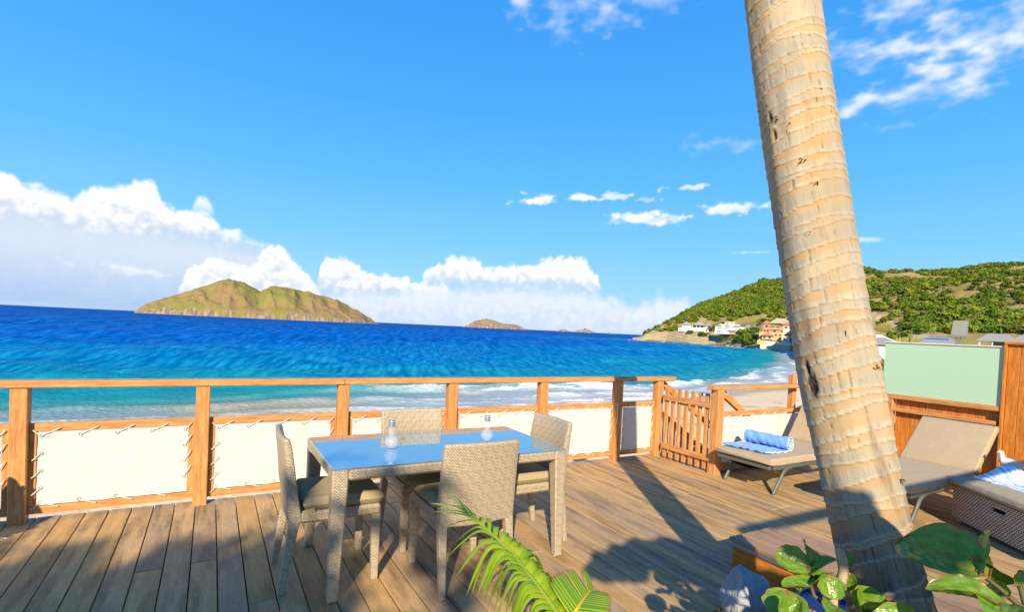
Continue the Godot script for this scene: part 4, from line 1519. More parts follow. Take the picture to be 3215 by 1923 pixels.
func make_wall() -> void:
	var w := thing("privacy_wall", "mint green glass panel with a pale cap above a teak ledge and boards", "wall", Vector3(7.9, 0, -3.05))
	part(w, "glass_panel", MB.new().box(Vector3(-0.032, 1.2845, 0.0), Vector3(0.012, 0.673, 1.22), 0.001).mesh(), M.mint)
	part(w, "top_cap", MB.new().box(Vector3(-0.030, 1.6305, 0.0), Vector3(0.045, 0.018, 1.236), 0.004).mesh(), plain(lin(0.62, 0.58, 0.50), 0.5))
	part(w, "ledge", MB.new().box(Vector3(-0.012, 0.916, 0.02), Vector3(0.09, 0.063, 1.20), 0.006).mesh(), M.teak2)
	part(w, "rail", MB.new().box(Vector3(-0.012, 0.745, 0.055), Vector3(0.07, 0.050, 1.07), 0.005).mesh(), M.teak2)
	part(w, "rail", MB.new().box(Vector3(-0.012, 0.06, 0.055), Vector3(0.07, 0.07, 1.07), 0.005).mesh(), M.teak2)
	part(w, "post", MB.new().box(Vector3(-0.008, 0.442, -0.515), Vector3(0.085, 0.884, 0.085), 0.006).mesh(), M.teak1)
	var z := -0.47
	while z < 0.60:
		part(w, "board", MB.new().box(Vector3(0.042, 0.441, z + 0.0835), Vector3(0.022, 0.882, 0.163), 0.004).mesh(), M.teak_deep)
		z += 0.167
	part(w, "ring_bolt", MB.new().tube([Vector3(-0.055, 0.72, -0.52), Vector3(-0.075, 0.738, -0.52), Vector3(-0.075, 0.755, -0.515), Vector3(-0.058, 0.765, -0.51)], 0.005, 8).mesh(true), M.steel)
	var p := thing("plank_wall", "tall teak plank wall with a mitred frame at the right edge", "wall", Vector3(7.87, 0, -2.43))
	part(p, "frame_stile", MB.new().box(Vector3(0, 0.83, 0.014), Vector3(0.075, 1.66, 0.030), 0.004).mesh(), M.teak_deep)
	part(p, "frame_top", MB.new().box(Vector3(0, 1.674, 0.85), Vector3(0.085, 0.032, 1.70), 0.004).mesh(), M.teak_deep_z)
	part(p, "red_edge", MB.new().box(Vector3(0.07, 1.700, 0.95), Vector3(0.05, 0.018, 1.5), 0.002).mesh(), plain(lin(0.45, 0.04, 0.05), 0.5))
	z = 0.031
	while z < 1.6:
		var wd := 0.108
		part(p, "board", MB.new().box(Vector3(0.006, 0.829, z + wd * 0.5), Vector3(0.03, 1.658, wd - 0.003), 0.003).mesh(), M.teak_deep)
		z += wd + 0.001
	# screw heads where the boards meet the hidden rails
	var fl := thing("flood_lamp", "grey box shaped lamp housing seen from behind above the green panel", "lamp", polar(69.97, 14.0, 0.0))
	fl.rotation.y = deg_to_rad(-70.0)
	var hx := 0.123
	var by := 1.57 + 14.0 * tan(deg_to_rad(1.03))
	var ty := 1.57 + 14.0 * tan(deg_to_rad(2.45))
	var my := lerpf(by, ty, 0.14)
	var body := MB.new()
	body.hexa([Vector3(-hx * 1.02, by, 0.06), Vector3(hx * 0.92, by, 0.06), Vector3(hx * 1.1, by - 0.006, -0.12), Vector3(-hx * 0.9, by - 0.006, -0.12), Vector3(-hx * 1.0, my, 0.075), Vector3(hx * 0.88, my, 0.075), Vector3(hx * 1.12, my, -0.12), Vector3(-hx * 0.9, my, -0.12)])
	body.hexa([Vector3(-hx * 1.0, my, 0.0755), Vector3(hx * 0.88, my, 0.0755), Vector3(hx * 1.12, my, -0.12), Vector3(-hx * 0.9, my, -0.12), Vector3(-hx * 0.80, ty, 0.02), Vector3(hx * 1.04, ty, 0.02), Vector3(hx * 1.16, ty, -0.12), Vector3(-hx * 0.74, ty, -0.12)])
	part(fl, "housing", body.mesh(), plain(lin(0.20, 0.21, 0.19), 0.5))
	for s in [-0.035, 0.035]:
		part(fl, "bracket", MB.new().box(Vector3(s, by - 0.075, 0.0), Vector3(0.022, 0.15, 0.05), 0.003).mesh(), plain(lin(0.16, 0.17, 0.17), 0.4))
	part(fl, "pole", MB.new().tube([Vector3(0, -0.9, 0), Vector3(0, by - 0.10, 0)], 0.03, 12).mesh(true), plain(lin(0.16, 0.17, 0.17), 0.4))
	# yellow green rosette on the far side of the wall
	var sp := thing("spiky_plant", "spiky yellow green rosette plant peeping over the green panel", "plant", polar(66.3, 11.0, 0.92))
	var r := RandomNumberGenerator.new()
	r.seed = 650
	for i in 26:
		var a := i * 2.4 + r.randf_range(-0.2, 0.2)
		var tilt := r.randf_range(0.15, 1.0)
		var len := r.randf_range(0.85, 1.12) * (1.05 - tilt * 0.25)
		var d := Vector3(cos(a) * sin(tilt), cos(tilt), sin(a) * sin(tilt))
		var side := Vector3(-sin(a), 0, cos(a))
		var mb := MB.new()
		var pts := PackedVector3Array()
		for q in 8:
			var t := q / 7.0
			var c := d * len * t - Vector3(0, 0.22 * tilt * t * t, 0)
			var wd := 0.030 * sin(PI * clampf(0.18 + t * 0.82, 0.0, 1.0))
			var up := d.cross(side).normalized()
			pts.append(c - side * wd + up * wd * 0.35); pts.append(c); pts.append(c + side * wd + up * wd * 0.35)
			var g := Color(0.30, 0.36, 0.02).lerp(Color(0.36, 0.10, 0.03), smoothstep(0.6, 1.0, t) * (0.9 if tilt > 0.55 else 0.2))
			for k in 3:
				mb.col.append(g)
		mb.grid(pts, 3)
		part(sp, "blade", mb.mesh(true), M.leaf)


# ---------------------------------------------------------------- palm, plants, stones

func trunk_axis(y: float) -> Vector3:
	var t := clampf(y, -0.4, 3.6)
	var x := 2.180 + 0.1710 * t - 0.0489 * t * t + 0.00548 * t * t * t
	var z := -0.7362 - 0.4677 * t + 0.0851 * t * t - 0.00946 * t * t * t
	if y > 3.6:
		x += (y - 3.6) * 0.03
		z += (y - 3.6) * -0.21
	return Vector3(x, y, z)


func make_palm() -> void:
	var o := thing("palm_tree", "leaning coconut palm trunk with ringed pale bark rising out of the frame", "palm tree", trunk_axis(0.0))
	var org := o.position
	var mb := MB.new()
	var rows := 820
	var cols := 150
	var pts := PackedVector3Array()
	var n1 := noise(700, 1.0, 1)
	var n2 := noise(701, 7.0, 4)
	var n3 := noise(702, 1.0, 1)
	var n4 := noise(703, 2.2, 1)
	var hr := RandomNumberGenerator.new()
	var scars := []
	hr.seed = 712
	for i in 100:
		scars.append([-0.3 + i * 0.060 + hr.randf_range(-0.024, 0.024), hr.randf_range(0.012, 0.042), 0.7 + hr.randf_range(-0.5, 0.5), hr.randf_range(-0.010, 0.010), hr.randf() * TAU, hr.randf(), hr.randf()])
	var dents := [[1.39, -0.72, 0.050, 0.15], [1.47, -0.80, 0.03, 0.09], [2.62, -0.80, 0.03, 0.06], [2.52, -0.74, 0.025, 0.05], [1.62, 0.30, 0.02, 0.05], [1.50, 0.95, 0.02, 0.10]]
	for r in rows:
		var y := -0.25 + 5.6 * r / (rows - 1.0)
		var ax := trunk_axis(y)
		var tg := (trunk_axis(y + 0.05) - trunk_axis(y - 0.05)).normalized()
		var e1 := tg.cross(Vector3.BACK).normalized()
		var e2 := e1.cross(tg).normalized()
		var rad := interp([Vector2(-0.3, 0.165), Vector2(0.5, 0.144), Vector2(0.75, 0.138), Vector2(1.1, 0.144), Vector2(1.4, 0.156), Vector2(2.4, 0.161), Vector2(3.4, 0.163), Vector2(5.4, 0.135)], y)
		for k in cols:
			var a := TAU * k / cols
			var ca := cos(a)
			var sa := sin(a)
			# leaf scars run round the trunk, each with a slant of its own; some run into each other
			var fine := n2.get_noise_3d(ca * 3.2, y * 1.6, sa * 3.2)
			var fib := n2.get_noise_3d(ca * 9.0 + 5.0, y * 1.1, sa * 9.0)
			var lo := -9.0
			var hi := 99.0
			var band := 0
			var i0 := clampi(int((y + 0.3) / 0.060), 0, scars.size() - 1)
			for i in range(maxi(0, i0 - 5), mini(scars.size(), i0 + 6)):
				var S: Array = scars[i]
				var h: float = S[0] + S[1] * sin(a + S[2]) + S[3] * sin(a * 2.0 + S[4]) + 0.005 * n1.get_noise_2d(a * 1.6 + i * 13.0, i * 7.0) + fine * 0.0016
				if h <= y and h > lo:
					lo = h
					band = i
				elif h > y and h < hi:
					hi = h
			var span := maxf(hi - lo, 0.004)
			var f := clampf((y - lo) / span, 0.0, 1.0)
			var hb: float = scars[band][5]
			var hc: float = scars[band][6]
			var split := 0.18 + hb * 0.55     # below: fibrous grey, above: smooth tan scar
			var lip := exp(-pow((y - lo - 0.004) / 0.0045, 2.0))
			var dr := 0.0014 * lip - 0.0022 * f * clampf(span / 0.06, 0.4, 1.2) + n4.get_noise_3d(ca * 0.8, y * 0.8, sa * 0.8) * 0.005
			var scar := smoothstep(split - 0.10, split + 0.06, f + fib * 0.25)
			var tanc := Color(0.45, 0.300, 0.155).lerp(Color(0.36, 0.210, 0.090), hc * hc * 0.9)
			var pale := Color(0.44, 0.375, 0.275).lerp(Color(0.32, 0.285, 0.225), hb * 0.8)
			var low := smoothstep(1.15, 0.62, y + n1.get_noise_3d(ca, y, sa) * 0.12)   # shade at the foot of the trunk, painted into the bark colour
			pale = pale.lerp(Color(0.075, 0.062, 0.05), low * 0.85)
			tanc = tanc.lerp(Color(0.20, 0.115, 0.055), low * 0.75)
			pale = pale.lerp(pale * 0.55, clampf(fib * 1.5 + fine * 0.6, 0.0, 1.0) * (0.55 + low))
			tanc = tanc.lerp(pale, 0.35 * hc)
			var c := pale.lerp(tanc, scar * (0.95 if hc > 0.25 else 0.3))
			c = c.lerp(Color(0.50, 0.44, 0.335), clampf(lip, 0.0, 1.0) * 0.6)
			c = c.lerp(Color(0.24, 0.15, 0.08), exp(-pow((hi - y - 0.002) / 0.0028, 2.0)) * 0.55)
			dr += (1.0 - scar) * (fib * 0.0022 + fine * 0.0012)
			# upright cracks, each through one or two rings
			var sect := floorf(a * 4.3 + hb * 17.0)
			var cx := fmod(absf(sin(sect * 27.17 + band * 3.1) * 9631.77), 1.0)
			var ca2 := (a * 4.3 + hb * 17.0) - sect - 0.5 + n2.get_noise_2d(y * 3.0, sect) * 0.10 + (cx - 0.5) * 0.5
			if cx > 0.66 - 0.3 * low:
				var cr := exp(-pow(ca2 / 0.036, 2.0)) * smoothstep(0.0, 0.1, f) * (0.55 + 0.45 * hc)
				c = c.lerp(Color(0.10, 0.07, 0.045), cr * 0.95)
				dr -= cr * 0.004
			c = c.lerp(Color(0.27, 0.25, 0.215), clampf(n1.get_noise_3d(ca * 1.3 + 3.0, y * 1.7, sa * 1.3 - 2.0) * 1.6 + fib * 0.5 - 0.15, 0.0, 0.38))   # grey weathering
			# hollows where bark was torn away
			for dn in dents:
				var dy: float = (y - dn[0]) / dn[2]
				if absf(dy) < 2.0:
					var away := Vector3(0, 0, 0) - ax
					away.y = 0.0
					var want := away.normalized().rotated(Vector3.UP, dn[1])
					var da: float = (e1 * ca + e2 * sa).angle_to(want) / dn[3]
					var w := exp(-pow(dy * dy + da * da, 1.5)) * (0.6 + 1.2 * absf(fib) + fine)
					c = c.lerp(Color(0.035, 0.022, 0.015), clampf(w * 1.6, 0.0, 1.0))
					dr -= w * 0.012
			# dark scabs of old wounds and root buds
			var wound := smoothstep(0.55, 0.70, n3.get_noise_3d(ca * 1.0, y * 1.15 + 3.3, sa * 1.0)) * 0.55
			c = c.lerp(Color(0.09, 0.06, 0.04), wound * (0.5 + 0.5 * clampf(fib * 4.0, 0.0, 1.0)))
			c = c.lerp(c * Color(1.0, 0.86, 0.66), clampf(n3.get_noise_3d(ca * 0.7 + 7.0, y * 0.7, sa * 0.7) * 1.0, 0.0, 0.5))
			pts.append(ax + (e1 * ca + e2 * sa) * (rad + dr) - org)
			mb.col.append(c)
	mb.grid(pts, cols, true)
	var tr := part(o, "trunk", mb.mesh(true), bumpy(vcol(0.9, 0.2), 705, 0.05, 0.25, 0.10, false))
	# the deep scab on the left of the trunk, and small dark root buds
	var r := RandomNumberGenerator.new()
	r.seed = 710
	var cam := Vector3(0, 1.57, 0)
	for b in [[2.66, -0.9, 0.016, 5], [2.60, -0.62, 0.014, 5], [2.37, -0.75, 0.014, 4], [2.37, -0.1, 0.014, 5], [2.36, 0.25, 0.012, 4], [2.27, 0.2, 0.010, 3], [2.55, -0.3, 0.012, 4], [2.70, 0.62, 0.012, 4], [3.1, 0.1, 0.010, 3], [3.02, 1.25, 0.012, 4], [2.7, -1.35, 0.012, 4], [2.0, 0.35, 0.010, 4], [2.05, -0.1, 0.008, 3], [1.62, 0.28, 0.012, 3], [1.47, 0.95, 0.013, 4], [3.22, -1.0, 0.014, 5], [3.12, -0.9, 0.010, 4], [1.05, 1.2, 0.010, 3]]:
		var ax := trunk_axis(b[0])
		var to_cam := (cam - ax)
		to_cam.y = 0
		var base := to_cam.normalized().rotated(Vector3.UP, b[1])
		var bud := MB.new()
		for i in int(b[3]):
			var d := (base + Vector3(r.randfn() * 0.35, -0.5 + r.randfn() * 0.5, r.randfn() * 0.35)).normalized()
			var p: Vector3 = base * 0.149 + Vector3(r.randfn() * 0.6, r.randfn() * 1.3, r.randfn() * 0.6) * (b[2] * 0.7) + ax - org
			bud.tube([p, p + d * b[2] * 0.9, p + d * b[2] * 1.5 + Vector3(0, -b[2] * 0.5, 0)], [b[2] * 0.34, b[2] * 0.2, 0.0006], 5)
		part(o, "root_bud", bud.mesh(), plain(lin(0.085, 0.045, 0.02), 0.9, 0.2))
	# crown, above the picture
	for i in 13:
		var a := i * 2.4
		var tilt := 0.35 + 0.09 * (i % 6)
		var base := trunk_axis(5.32) - org
		var path := []
		for s in 10:
			var t := s / 9.0
			path.append(base + Vector3(cos(a) * sin(tilt) * t * 2.6, cos(tilt) * t * 2.6 - t * t * 1.7, sin(a) * sin(tilt) * t * 2.6))
		part(o, "frond", frond_mesh(path, 40, 0.62, 0.024, 0.7, i), M.leaf)


func frond_mesh(path: Array, count: int, leaf: float, width: float, droop: float, s: int, up_hint := Vector3.UP) -> ArrayMesh:   # rachis with a leaflet on either side at each step
	var r := RandomNumberGenerator.new()
	r.seed = 800 + s
	var mb := MB.new()
	var rad := []
	for i in path.size():
		rad.append(lerpf(0.011, 0.0025, i / (path.size() - 1.0)))
	mb.tube(path, rad, 6)
	for i in mb.v.size():
		mb.col.append(Color(0.25, 0.26, 0.03))
	for i in count:
		var t := (i + 0.6) / count
		var f := t * (path.size() - 1)
		var j := mini(int(f), path.size() - 2)
		var p: Vector3 = path[j].lerp(path[j + 1], f - j)
		var tg: Vector3 = (path[j + 1] - path[j]).normalized()
		for sd in [-1.0, 1.0]:
			var sidev: Vector3 = tg.cross(up_hint).normalized() * sd
			var up: Vector3 = sidev.cross(tg).normalized() * sd
			var out: Vector3 = (sidev * (1.0 - 0.55 * t) + tg * (0.35 + 0.9 * t * t) + up * 0.22 + Vector3(r.randfn(), r.randfn(), r.randfn()) * 0.07).normalized()
			var L := leaf * (0.55 + 0.45 * sin(PI * clampf(t * 0.9 + 0.1, 0.0, 1.0))) * r.randf_range(0.85, 1.1)
			var pts := PackedVector3Array()
			var d := out
			var c := p
			var seg := 9
			var wv: Vector3 = d.cross(up).normalized()
			for q in seg + 1:
				var u := q / float(seg)
				var w := width * 0.5 * minf(1.0, sin(PI * clampf(0.14 + u * 0.86, 0.0, 1.0)) * 1.25)
				wv = (wv - d * wv.dot(d)).normalized()
				var nn: Vector3 = wv.cross(d)
				pts.append(c - wv * w + nn * w * 0.35); pts.append(c); pts.append(c + wv * w + nn * w * 0.35)
				var g := Color(0.21, 0.36, 0.014).lerp(Color(0.42, 0.50, 0.018), clampf(u * 0.7 + r.randf() * 0.3, 0.0, 1.0))
				if u > 0.86:
					g = g.lerp(Color(0.40, 0.25, 0.04), r.randf() * 0.9)
				for k in 3:
					mb.col.append(g * (1.12 if k == 1 else 1.0))
				c += d * L / seg
				d = (d + Vector3(0, -droop * (0.10 + 0.45 * u) , 0)).normalized()
			mb.grid(pts, 3)
	return mb.mesh(true)


func leaf_mesh(L: float, W: float, cup: float, s: int, edge := Color(0.30, 0.22, 0.03)) -> ArrayMesh:   # round leathery leaf, stalk at the origin, along +x, face up +y
	var n := noise(820 + s, 6.0, 3)
	var mb := MB.new()
	var rows := 30
	var cols := 33
	var pts := PackedVector3Array()
	for r in rows:
		var u := r / (rows - 1.0)
		# round outline with a shallow notch at the stalk
		for k in cols:
			var v := (k / (cols - 1.0)) * 2.0 - 1.0
			var half := sqrt(maxf(0.0, 1.0 - pow(u * 2.0 - 1.0, 2.0)))
			half = pow(half, 0.9)
			var x := u * L - 0.16 * L * absf(v) * exp(-u * 7.0)
			var z := v * half * W * 0.5 * (1.0 + 0.05 * sin(u * 17.0 + s))
			var y := cup * (v * v * half * half * 0.22 * W) - 0.12 * L * u * u * cup + n.get_noise_2d(u * 0.5, v * 0.4) * 0.035 * L
			# side veins leave the midrib at a slant
			var sv := fmod(u * 5.2 + 0.4 - absf(v) * half * 1.15 + 10.0, 1.0)
			var vein := exp(-pow((sv - 0.5) / 0.055, 2.0)) * smoothstep(1.0, 0.6, absf(v)) * 0.75
			var mid := exp(-pow(v * half * W / L / 0.028, 2.0)) * smoothstep(1.02, 0.9, u)
			y -= (vein * 0.006 + mid * 0.014) * L
			var c := Color(0.10, 0.23, 0.016).lerp(Color(0.16, 0.29, 0.02), clampf(0.5 + n.get_noise_2d(u * 0.4 + 5.0, v * 0.4) * 1.5, 0.0, 1.0))
			c = c.lerp(Color(0.22, 0.28, 0.06), vein * 0.6)
			c = c.lerp(Color(0.36, 0.10, 0.05), mid * (0.85 - 0.5 * u))
			var rim := smoothstep(0.90, 1.0, absf(v)) * smoothstep(0.1, 0.5, half) + smoothstep(0.97, 1.0, u)
			c = c.lerp(edge, clampf(rim, 0.0, 1.0) * 0.7)
			if n.get_noise_2d(u * 3.0 + 20.0, v * 3.0) > 0.52:
				c = c.lerp(Color(0.16, 0.06, 0.02), 0.7)
			pts.append(Vector3(x, y, z))
			mb.col.append(c)
	mb.grid(pts, cols)
	return mb.mesh(true)


func put_leaf(root: Node3D, base: Vector3, tip: Vector3, face: Vector3, wide: float, cup: float, s: int, edge := Color(0.30, 0.22, 0.03)) -> void:   # a leaf from base to tip (world), facing face
	var d := tip - base
	var x := d.normalized()
	var z := x.cross(face).normalized()
	var y := z.cross(x).normalized()
	part(root, "leaf", leaf_mesh(d.length(), wide, cup, s, edge), M.leaf_gloss, T(base - root.position, Basis(x, y, z)))


func make_plants() -> void:
	var cam := Vector3(0, 1.57, 0)
	# sea grape left of and before the trunk
	var a := thing("sea_grape", "sea grape shrub with a cut pale stem at the foot of the palm trunk", "shrub", Vector3(1.72, -0.06, -0.82), 0.0, "")
	var stem := MB.new()
	stem.tube([Vector3(1.70, -0.1, -0.84), Vector3(1.76, 0.40, -0.90), Vector3(1.786, 0.722, -0.938), Vector3(1.806, 0.77, -0.93), Vector3(1.815, 0.83, -0.925), Vector3(1.806, 0.870, -0.928), Vector3(1.794, 0.900, -0.932)].map(func(p): return p - a.position), [0.026, 0.022, 0.0165, 0.0165, 0.015, 0.0155, 0.0125], 12)
	part(a, "stem", stem.mesh(true), M.bark)
	var tw := MB.new()
	for q in [[Vector3(1.79, 0.74, -0.935), Vector3(1.75, 0.79, -0.96), Vector3(1.735, 0.825, -1.0)], [Vector3(1.78, 0.70, -0.935), Vector3(1.70, 0.76, -0.95), Vector3(1.755, 0.80, -1.01)], [Vector3(1.78, 0.68, -0.935), Vector3(1.62, 0.70, -0.93), Vector3(1.53, 0.76, -0.92)], [Vector3(1.78, 0.66, -0.93), Vector3(1.80, 0.72, -0.86), Vector3(1.77, 0.76, -0.82)], [Vector3(1.76, 0.60, -0.92), Vector3(1.74, 0.70, -0.84), Vector3(1.72, 0.74, -0.78)]]:
		tw.tube(q.map(func(p): return p - a.position), [0.008, 0.006, 0.004], 8)
	part(a, "twig", tw.mesh(true), M.bark_green)
	var rust := Color(0.40, 0.16, 0.04)
	var look := (cam - Vector3(1.75, 0.8, -0.95)).normalized()
	var sun := sun_to()
	var leaves := [
		[Vector3(1.735, 0.825, -1.0), Vector3(1.685, 0.858, -1.075), look * 0.9 + Vector3(0, 0.5, 0), 0.090, 0.7, rust],
		[Vector3(1.755, 0.83, -1.0), Vector3(1.855, 0.865, -1.06), Vector3(0.2, 0.7, 0.7), 0.085, 1.2, rust],
		[Vector3(1.735, 0.815, -0.985), Vector3(1.790, 0.875, -0.945), Vector3(-0.5, 0.5, -0.45), 0.070, 0.9, rust],
		[Vector3(1.795, 0.805, -0.965), Vector3(1.665, 0.790, -0.985), Vector3(0.1, 1, -0.25), 0.080, 1.4, rust],
		[Vector3(1.765, 0.812, -0.935), Vector3(1.735, 0.760, -0.915), look + Vector3(0.4, 0.1, 0), 0.085, 0.8, rust],
		[Vector3(1.560, 0.795, -0.955), Vector3(1.475, 0.750, -0.905), look + Vector3(-0.1, 0.35, 0.2), 0.128, 0.5, rust],
		[Vector3(1.455, 0.845, -0.86), Vector3(1.405, 0.800, -0.85), look + Vector3(0, 0.6, 0), 0.045, 2.6, Color(0.45, 0.12, 0.03)],
		[Vector3(1.745, 0.735, -0.90), Vector3(1.660, 0.750, -0.870), look + Vector3(0.3, 0.5, 0), 0.085, 0.9, rust],
		[Vector3(1.795, 0.735, -0.855), Vector3(1.745, 0.815, -0.830), look + Vector3(0.5, 0.2, 0.3), 0.075, 1.3, rust],
		[Vector3(1.775, 0.750, -0.845), Vector3(1.790, 0.815, -0.800), look + Vector3(-0.2, 0.5, 0.5), 0.110, 0.8, rust],
		[Vector3(1.715, 0.770, -0.770), Vector3(1.790, 0.780, -0.690), look + Vector3(0.0, 0.4, 0.4), 0.105, 0.7, rust],
		[Vector3(1.885, 0.83, -0.94), Vector3(1.888, 0.868, -0.945), look, 0.022, 0.8, rust],
		[Vector3(1.815, 0.825, -0.91), Vector3(1.838, 0.760, -0.905), look + Vector3(-0.6, 0, 0.2), 0.050, 1.4, rust],
		[Vector3(1.62, 0.745, -0.90), Vector3(1.58, 0.700, -0.83), Vector3(0.1, 0.8, 0.6), 0.10, 0.9, rust],
		[Vector3(1.66, 0.80, -0.95), Vector3(1.585, 0.81, -0.985), Vector3(0.1, 1, 0.2), 0.055, 1.2, rust],
		[Vector3(1.715, 0.71, -0.80), Vector3(1.64, 0.69, -0.72), Vector3(0.0, 0.8, 0.6), 0.11, 0.9, rust]]
	# the body of the shrub, below the frame
	var lr := RandomNumberGenerator.new()
	lr.seed = 860
	for i in 46:
		var c := Vector3(lr.randf_range(0.75, 1.95), lr.randf_range(0.30, 0.66), lr.randf_range(-0.95, -0.15))
		var dd := Vector3(lr.randfn(), lr.randfn() * 0.4, lr.randfn()).normalized()
		leaves.append([c, c + dd * lr.randf_range(0.10, 0.15), sun + Vector3(lr.randfn(), lr.randfn(), lr.randfn()) * 0.4, lr.randf_range(0.10, 0.15), 0.8, rust])
	for i in leaves.size():
		var q: Array = leaves[i]
		put_leaf(a, q[0], q[1], q[2], q[3], q[4], i, q[5])
	# sea grape at the lower right corner
	var b := thing("sea_grape", "sea grape branch with large red veined leaves in the lower right corner", "shrub", Vector3(1.76, -0.06, -0.40), 0.0, "")
	var bs := MB.new()
	bs.tube([Vector3(1.76, -0.1, -0.40), Vector3(1.80, 0.5, -0.44), Vector3(1.80, 0.90, -0.47), Vector3(1.835, 0.965, -0.505)].map(func(p): return p - b.position), [0.014, 0.012, 0.010, 0.006], 10)
	bs.tube([Vector3(1.80, 0.915, -0.475), Vector3(1.79, 0.957, -0.53), Vector3(1.802, 0.98, -0.584)].map(func(p): return p - b.position), [0.008, 0.006, 0.0045], 10)
	bs.tube([Vector3(1.80, 0.905, -0.47), Vector3(1.73, 0.93, -0.50), Vector3(1.70, 0.95, -0.505)].map(func(p): return p - b.position), [0.007, 0.005, 0.004], 10)
	part(b, "stem", bs.mesh(true), M.bark_green)
	var lb := (cam - Vector3(1.8, 0.98, -0.6)).normalized()
	var ll := [
		[Vector3(1.802, 0.980, -0.584), Vector3(1.835, 1.005, -0.780), Vector3(-0.45, 0.85, -0.1), 0.185, 0.9],
		[Vector3(1.806, 0.982, -0.584), Vector3(1.930, 1.050, -0.640), Vector3(-0.6, 0.5, -0.5), 0.130, 1.0],
		[Vector3(1.825, 1.000, -0.590), Vector3(1.868, 0.950, -0.520), Vector3(-0.5, 0.35, -0.6), 0.070, 1.2],
		[Vector3(1.835, 0.965, -0.505), Vector3(1.86, 0.995, -0.48), lb, 0.06, 1.1],
		[Vector3(1.700, 0.950, -0.505), Vector3(1.640, 0.968, -0.630), Vector3(-0.1, 1.0, 0.1), 0.085, 1.7],
		[Vector3(1.690, 0.955, -0.500), Vector3(1.610, 0.950, -0.470), Vector3(-0.2, 1.0, 0.1), 0.090, 1.2],
		[Vector3(1.785, 0.945, -0.520), Vector3(1.835, 0.915, -0.600), Vector3(-0.3, 0.9, -0.2), 0.075, 1.3],
		[Vector3(1.80, 0.90, -0.47), Vector3(1.74, 0.88, -0.40), Vector3(-0.1, 1.0, 0.2), 0.12, 0.9],
		[Vector3(1.80, 0.80, -0.46), Vector3(1.90, 0.83, -0.55), Vector3(-0.3, 0.9, 0.2), 0.13, 0.9]]
	# upper leaves of the same branch, right of the frame
	for q in [[Vector3(1.64, 1.33, -0.16), Vector3(1.80, 1.33, -0.26), 0.17], [Vector3(1.80, 0.92, -0.30), Vector3(1.93, 0.94, -0.44), 0.15], [Vector3(1.86, 0.80, -0.28), Vector3(2.00, 0.80, -0.40), 0.16], [Vector3(1.72, 0.86, -0.26), Vector3(1.86, 0.88, -0.36), 0.15], [Vector3(1.70, 1.05, -0.10), Vector3(1.84, 1.03, -0.20), 0.13], [Vector3(1.78, 0.68, -0.30), Vector3(1.94, 0.70, -0.44), 0.17]]:
		ll.append([q[0], q[1], sun, q[2], 0.6])
	for i in ll.size():
		var q: Array = ll[i]
		put_leaf(b, q[0], q[1], q[2], q[3], q[4], 40 + i, Color(0.30, 0.06, 0.03))
	# taller sea grape behind the camera
	var tall := thing("sea_grape", "tall sea grape behind the camera whose round leaves shade the boards and the trunk", "shrub", Vector3(0.30, 0.0, 1.30), 0.0, "")
	var tr2 := RandomNumberGenerator.new()
	tr2.seed = 870
	part(tall, "stem", MB.new().tube([Vector3(0, -0.1, 0), Vector3(0.02, 0.8, 0.03), Vector3(-0.03, 1.5, 0.0), Vector3(0.03, 2.0, -0.05)], [0.035, 0.028, 0.02, 0.01], 8).mesh(true), M.bark)
	for i in 150:
		# leaves spread across the way of the light: p to its side, q along it
		var pq := tr2.randf_range(0.42, 1.82)
		var top := interp([Vector2(0.42, 1.78), Vector2(0.62, 1.92), Vector2(0.95, 2.12), Vector2(1.15, 2.08), Vector2(1.32, 1.96), Vector2(1.5, 1.80), Vector2(1.82, 1.86)], pq)
		var q := lerpf(1.80 if pq < 1.26 else 1.05, top, tr2.randf())
		if q > top:
			continue
		var sl := tr2.randf_range(-1.20, -0.80)
		var c := Vector3(pq * 0.848 + sl * 0.53, q - 0.521 * sl, pq * 0.53 - sl * 0.848)
		var dd := Vector3(tr2.randfn(), tr2.randfn() * 0.7, tr2.randfn()).normalized()
		put_leaf(tall, c - dd * 0.07, c + dd * tr2.randf_range(0.07, 0.10), sun + Vector3(tr2.randfn(), tr2.randfn(), tr2.randfn()) * 0.35, tr2.randf_range(0.13, 0.18), 0.6, i % 7, rust)
	# arching palm frond in the middle foreground
	var f := thing("palm_frond", "bright green arching palm frond in the foreground before the near chair", "palm frond", Vector3(0.86, -0.06, -0.72))
	var fp := [Vector3(0.86, -0.06, -0.72), Vector3(0.865, 0.45, -0.86), Vector3(0.855, 0.72, -1.05), Vector3(0.850, 0.785, -1.15), Vector3(0.856, 0.805, -1.24), Vector3(0.858, 0.818, -1.30), Vector3(0.866, 0.824, -1.375), Vector3(0.878, 0.834, -1.456), Vector3(0.868, 0.845, -1.52), Vector3(0.845, 0.878, -1.648), Vector3(0.815, 0.902, -1.750)].map(func(p): return p - f.position)
	var fr := RandomNumberGenerator.new()
	fr.seed = 881
	var rach := fp.slice(3)
	part(f, "rachis", MB.new().tube(rach, [0.0085, 0.0078, 0.007, 0.0062, 0.0055, 0.0045, 0.0032, 0.0018], 8).mesh(true), plain(lin(0.24, 0.30, 0.03), 0.5))
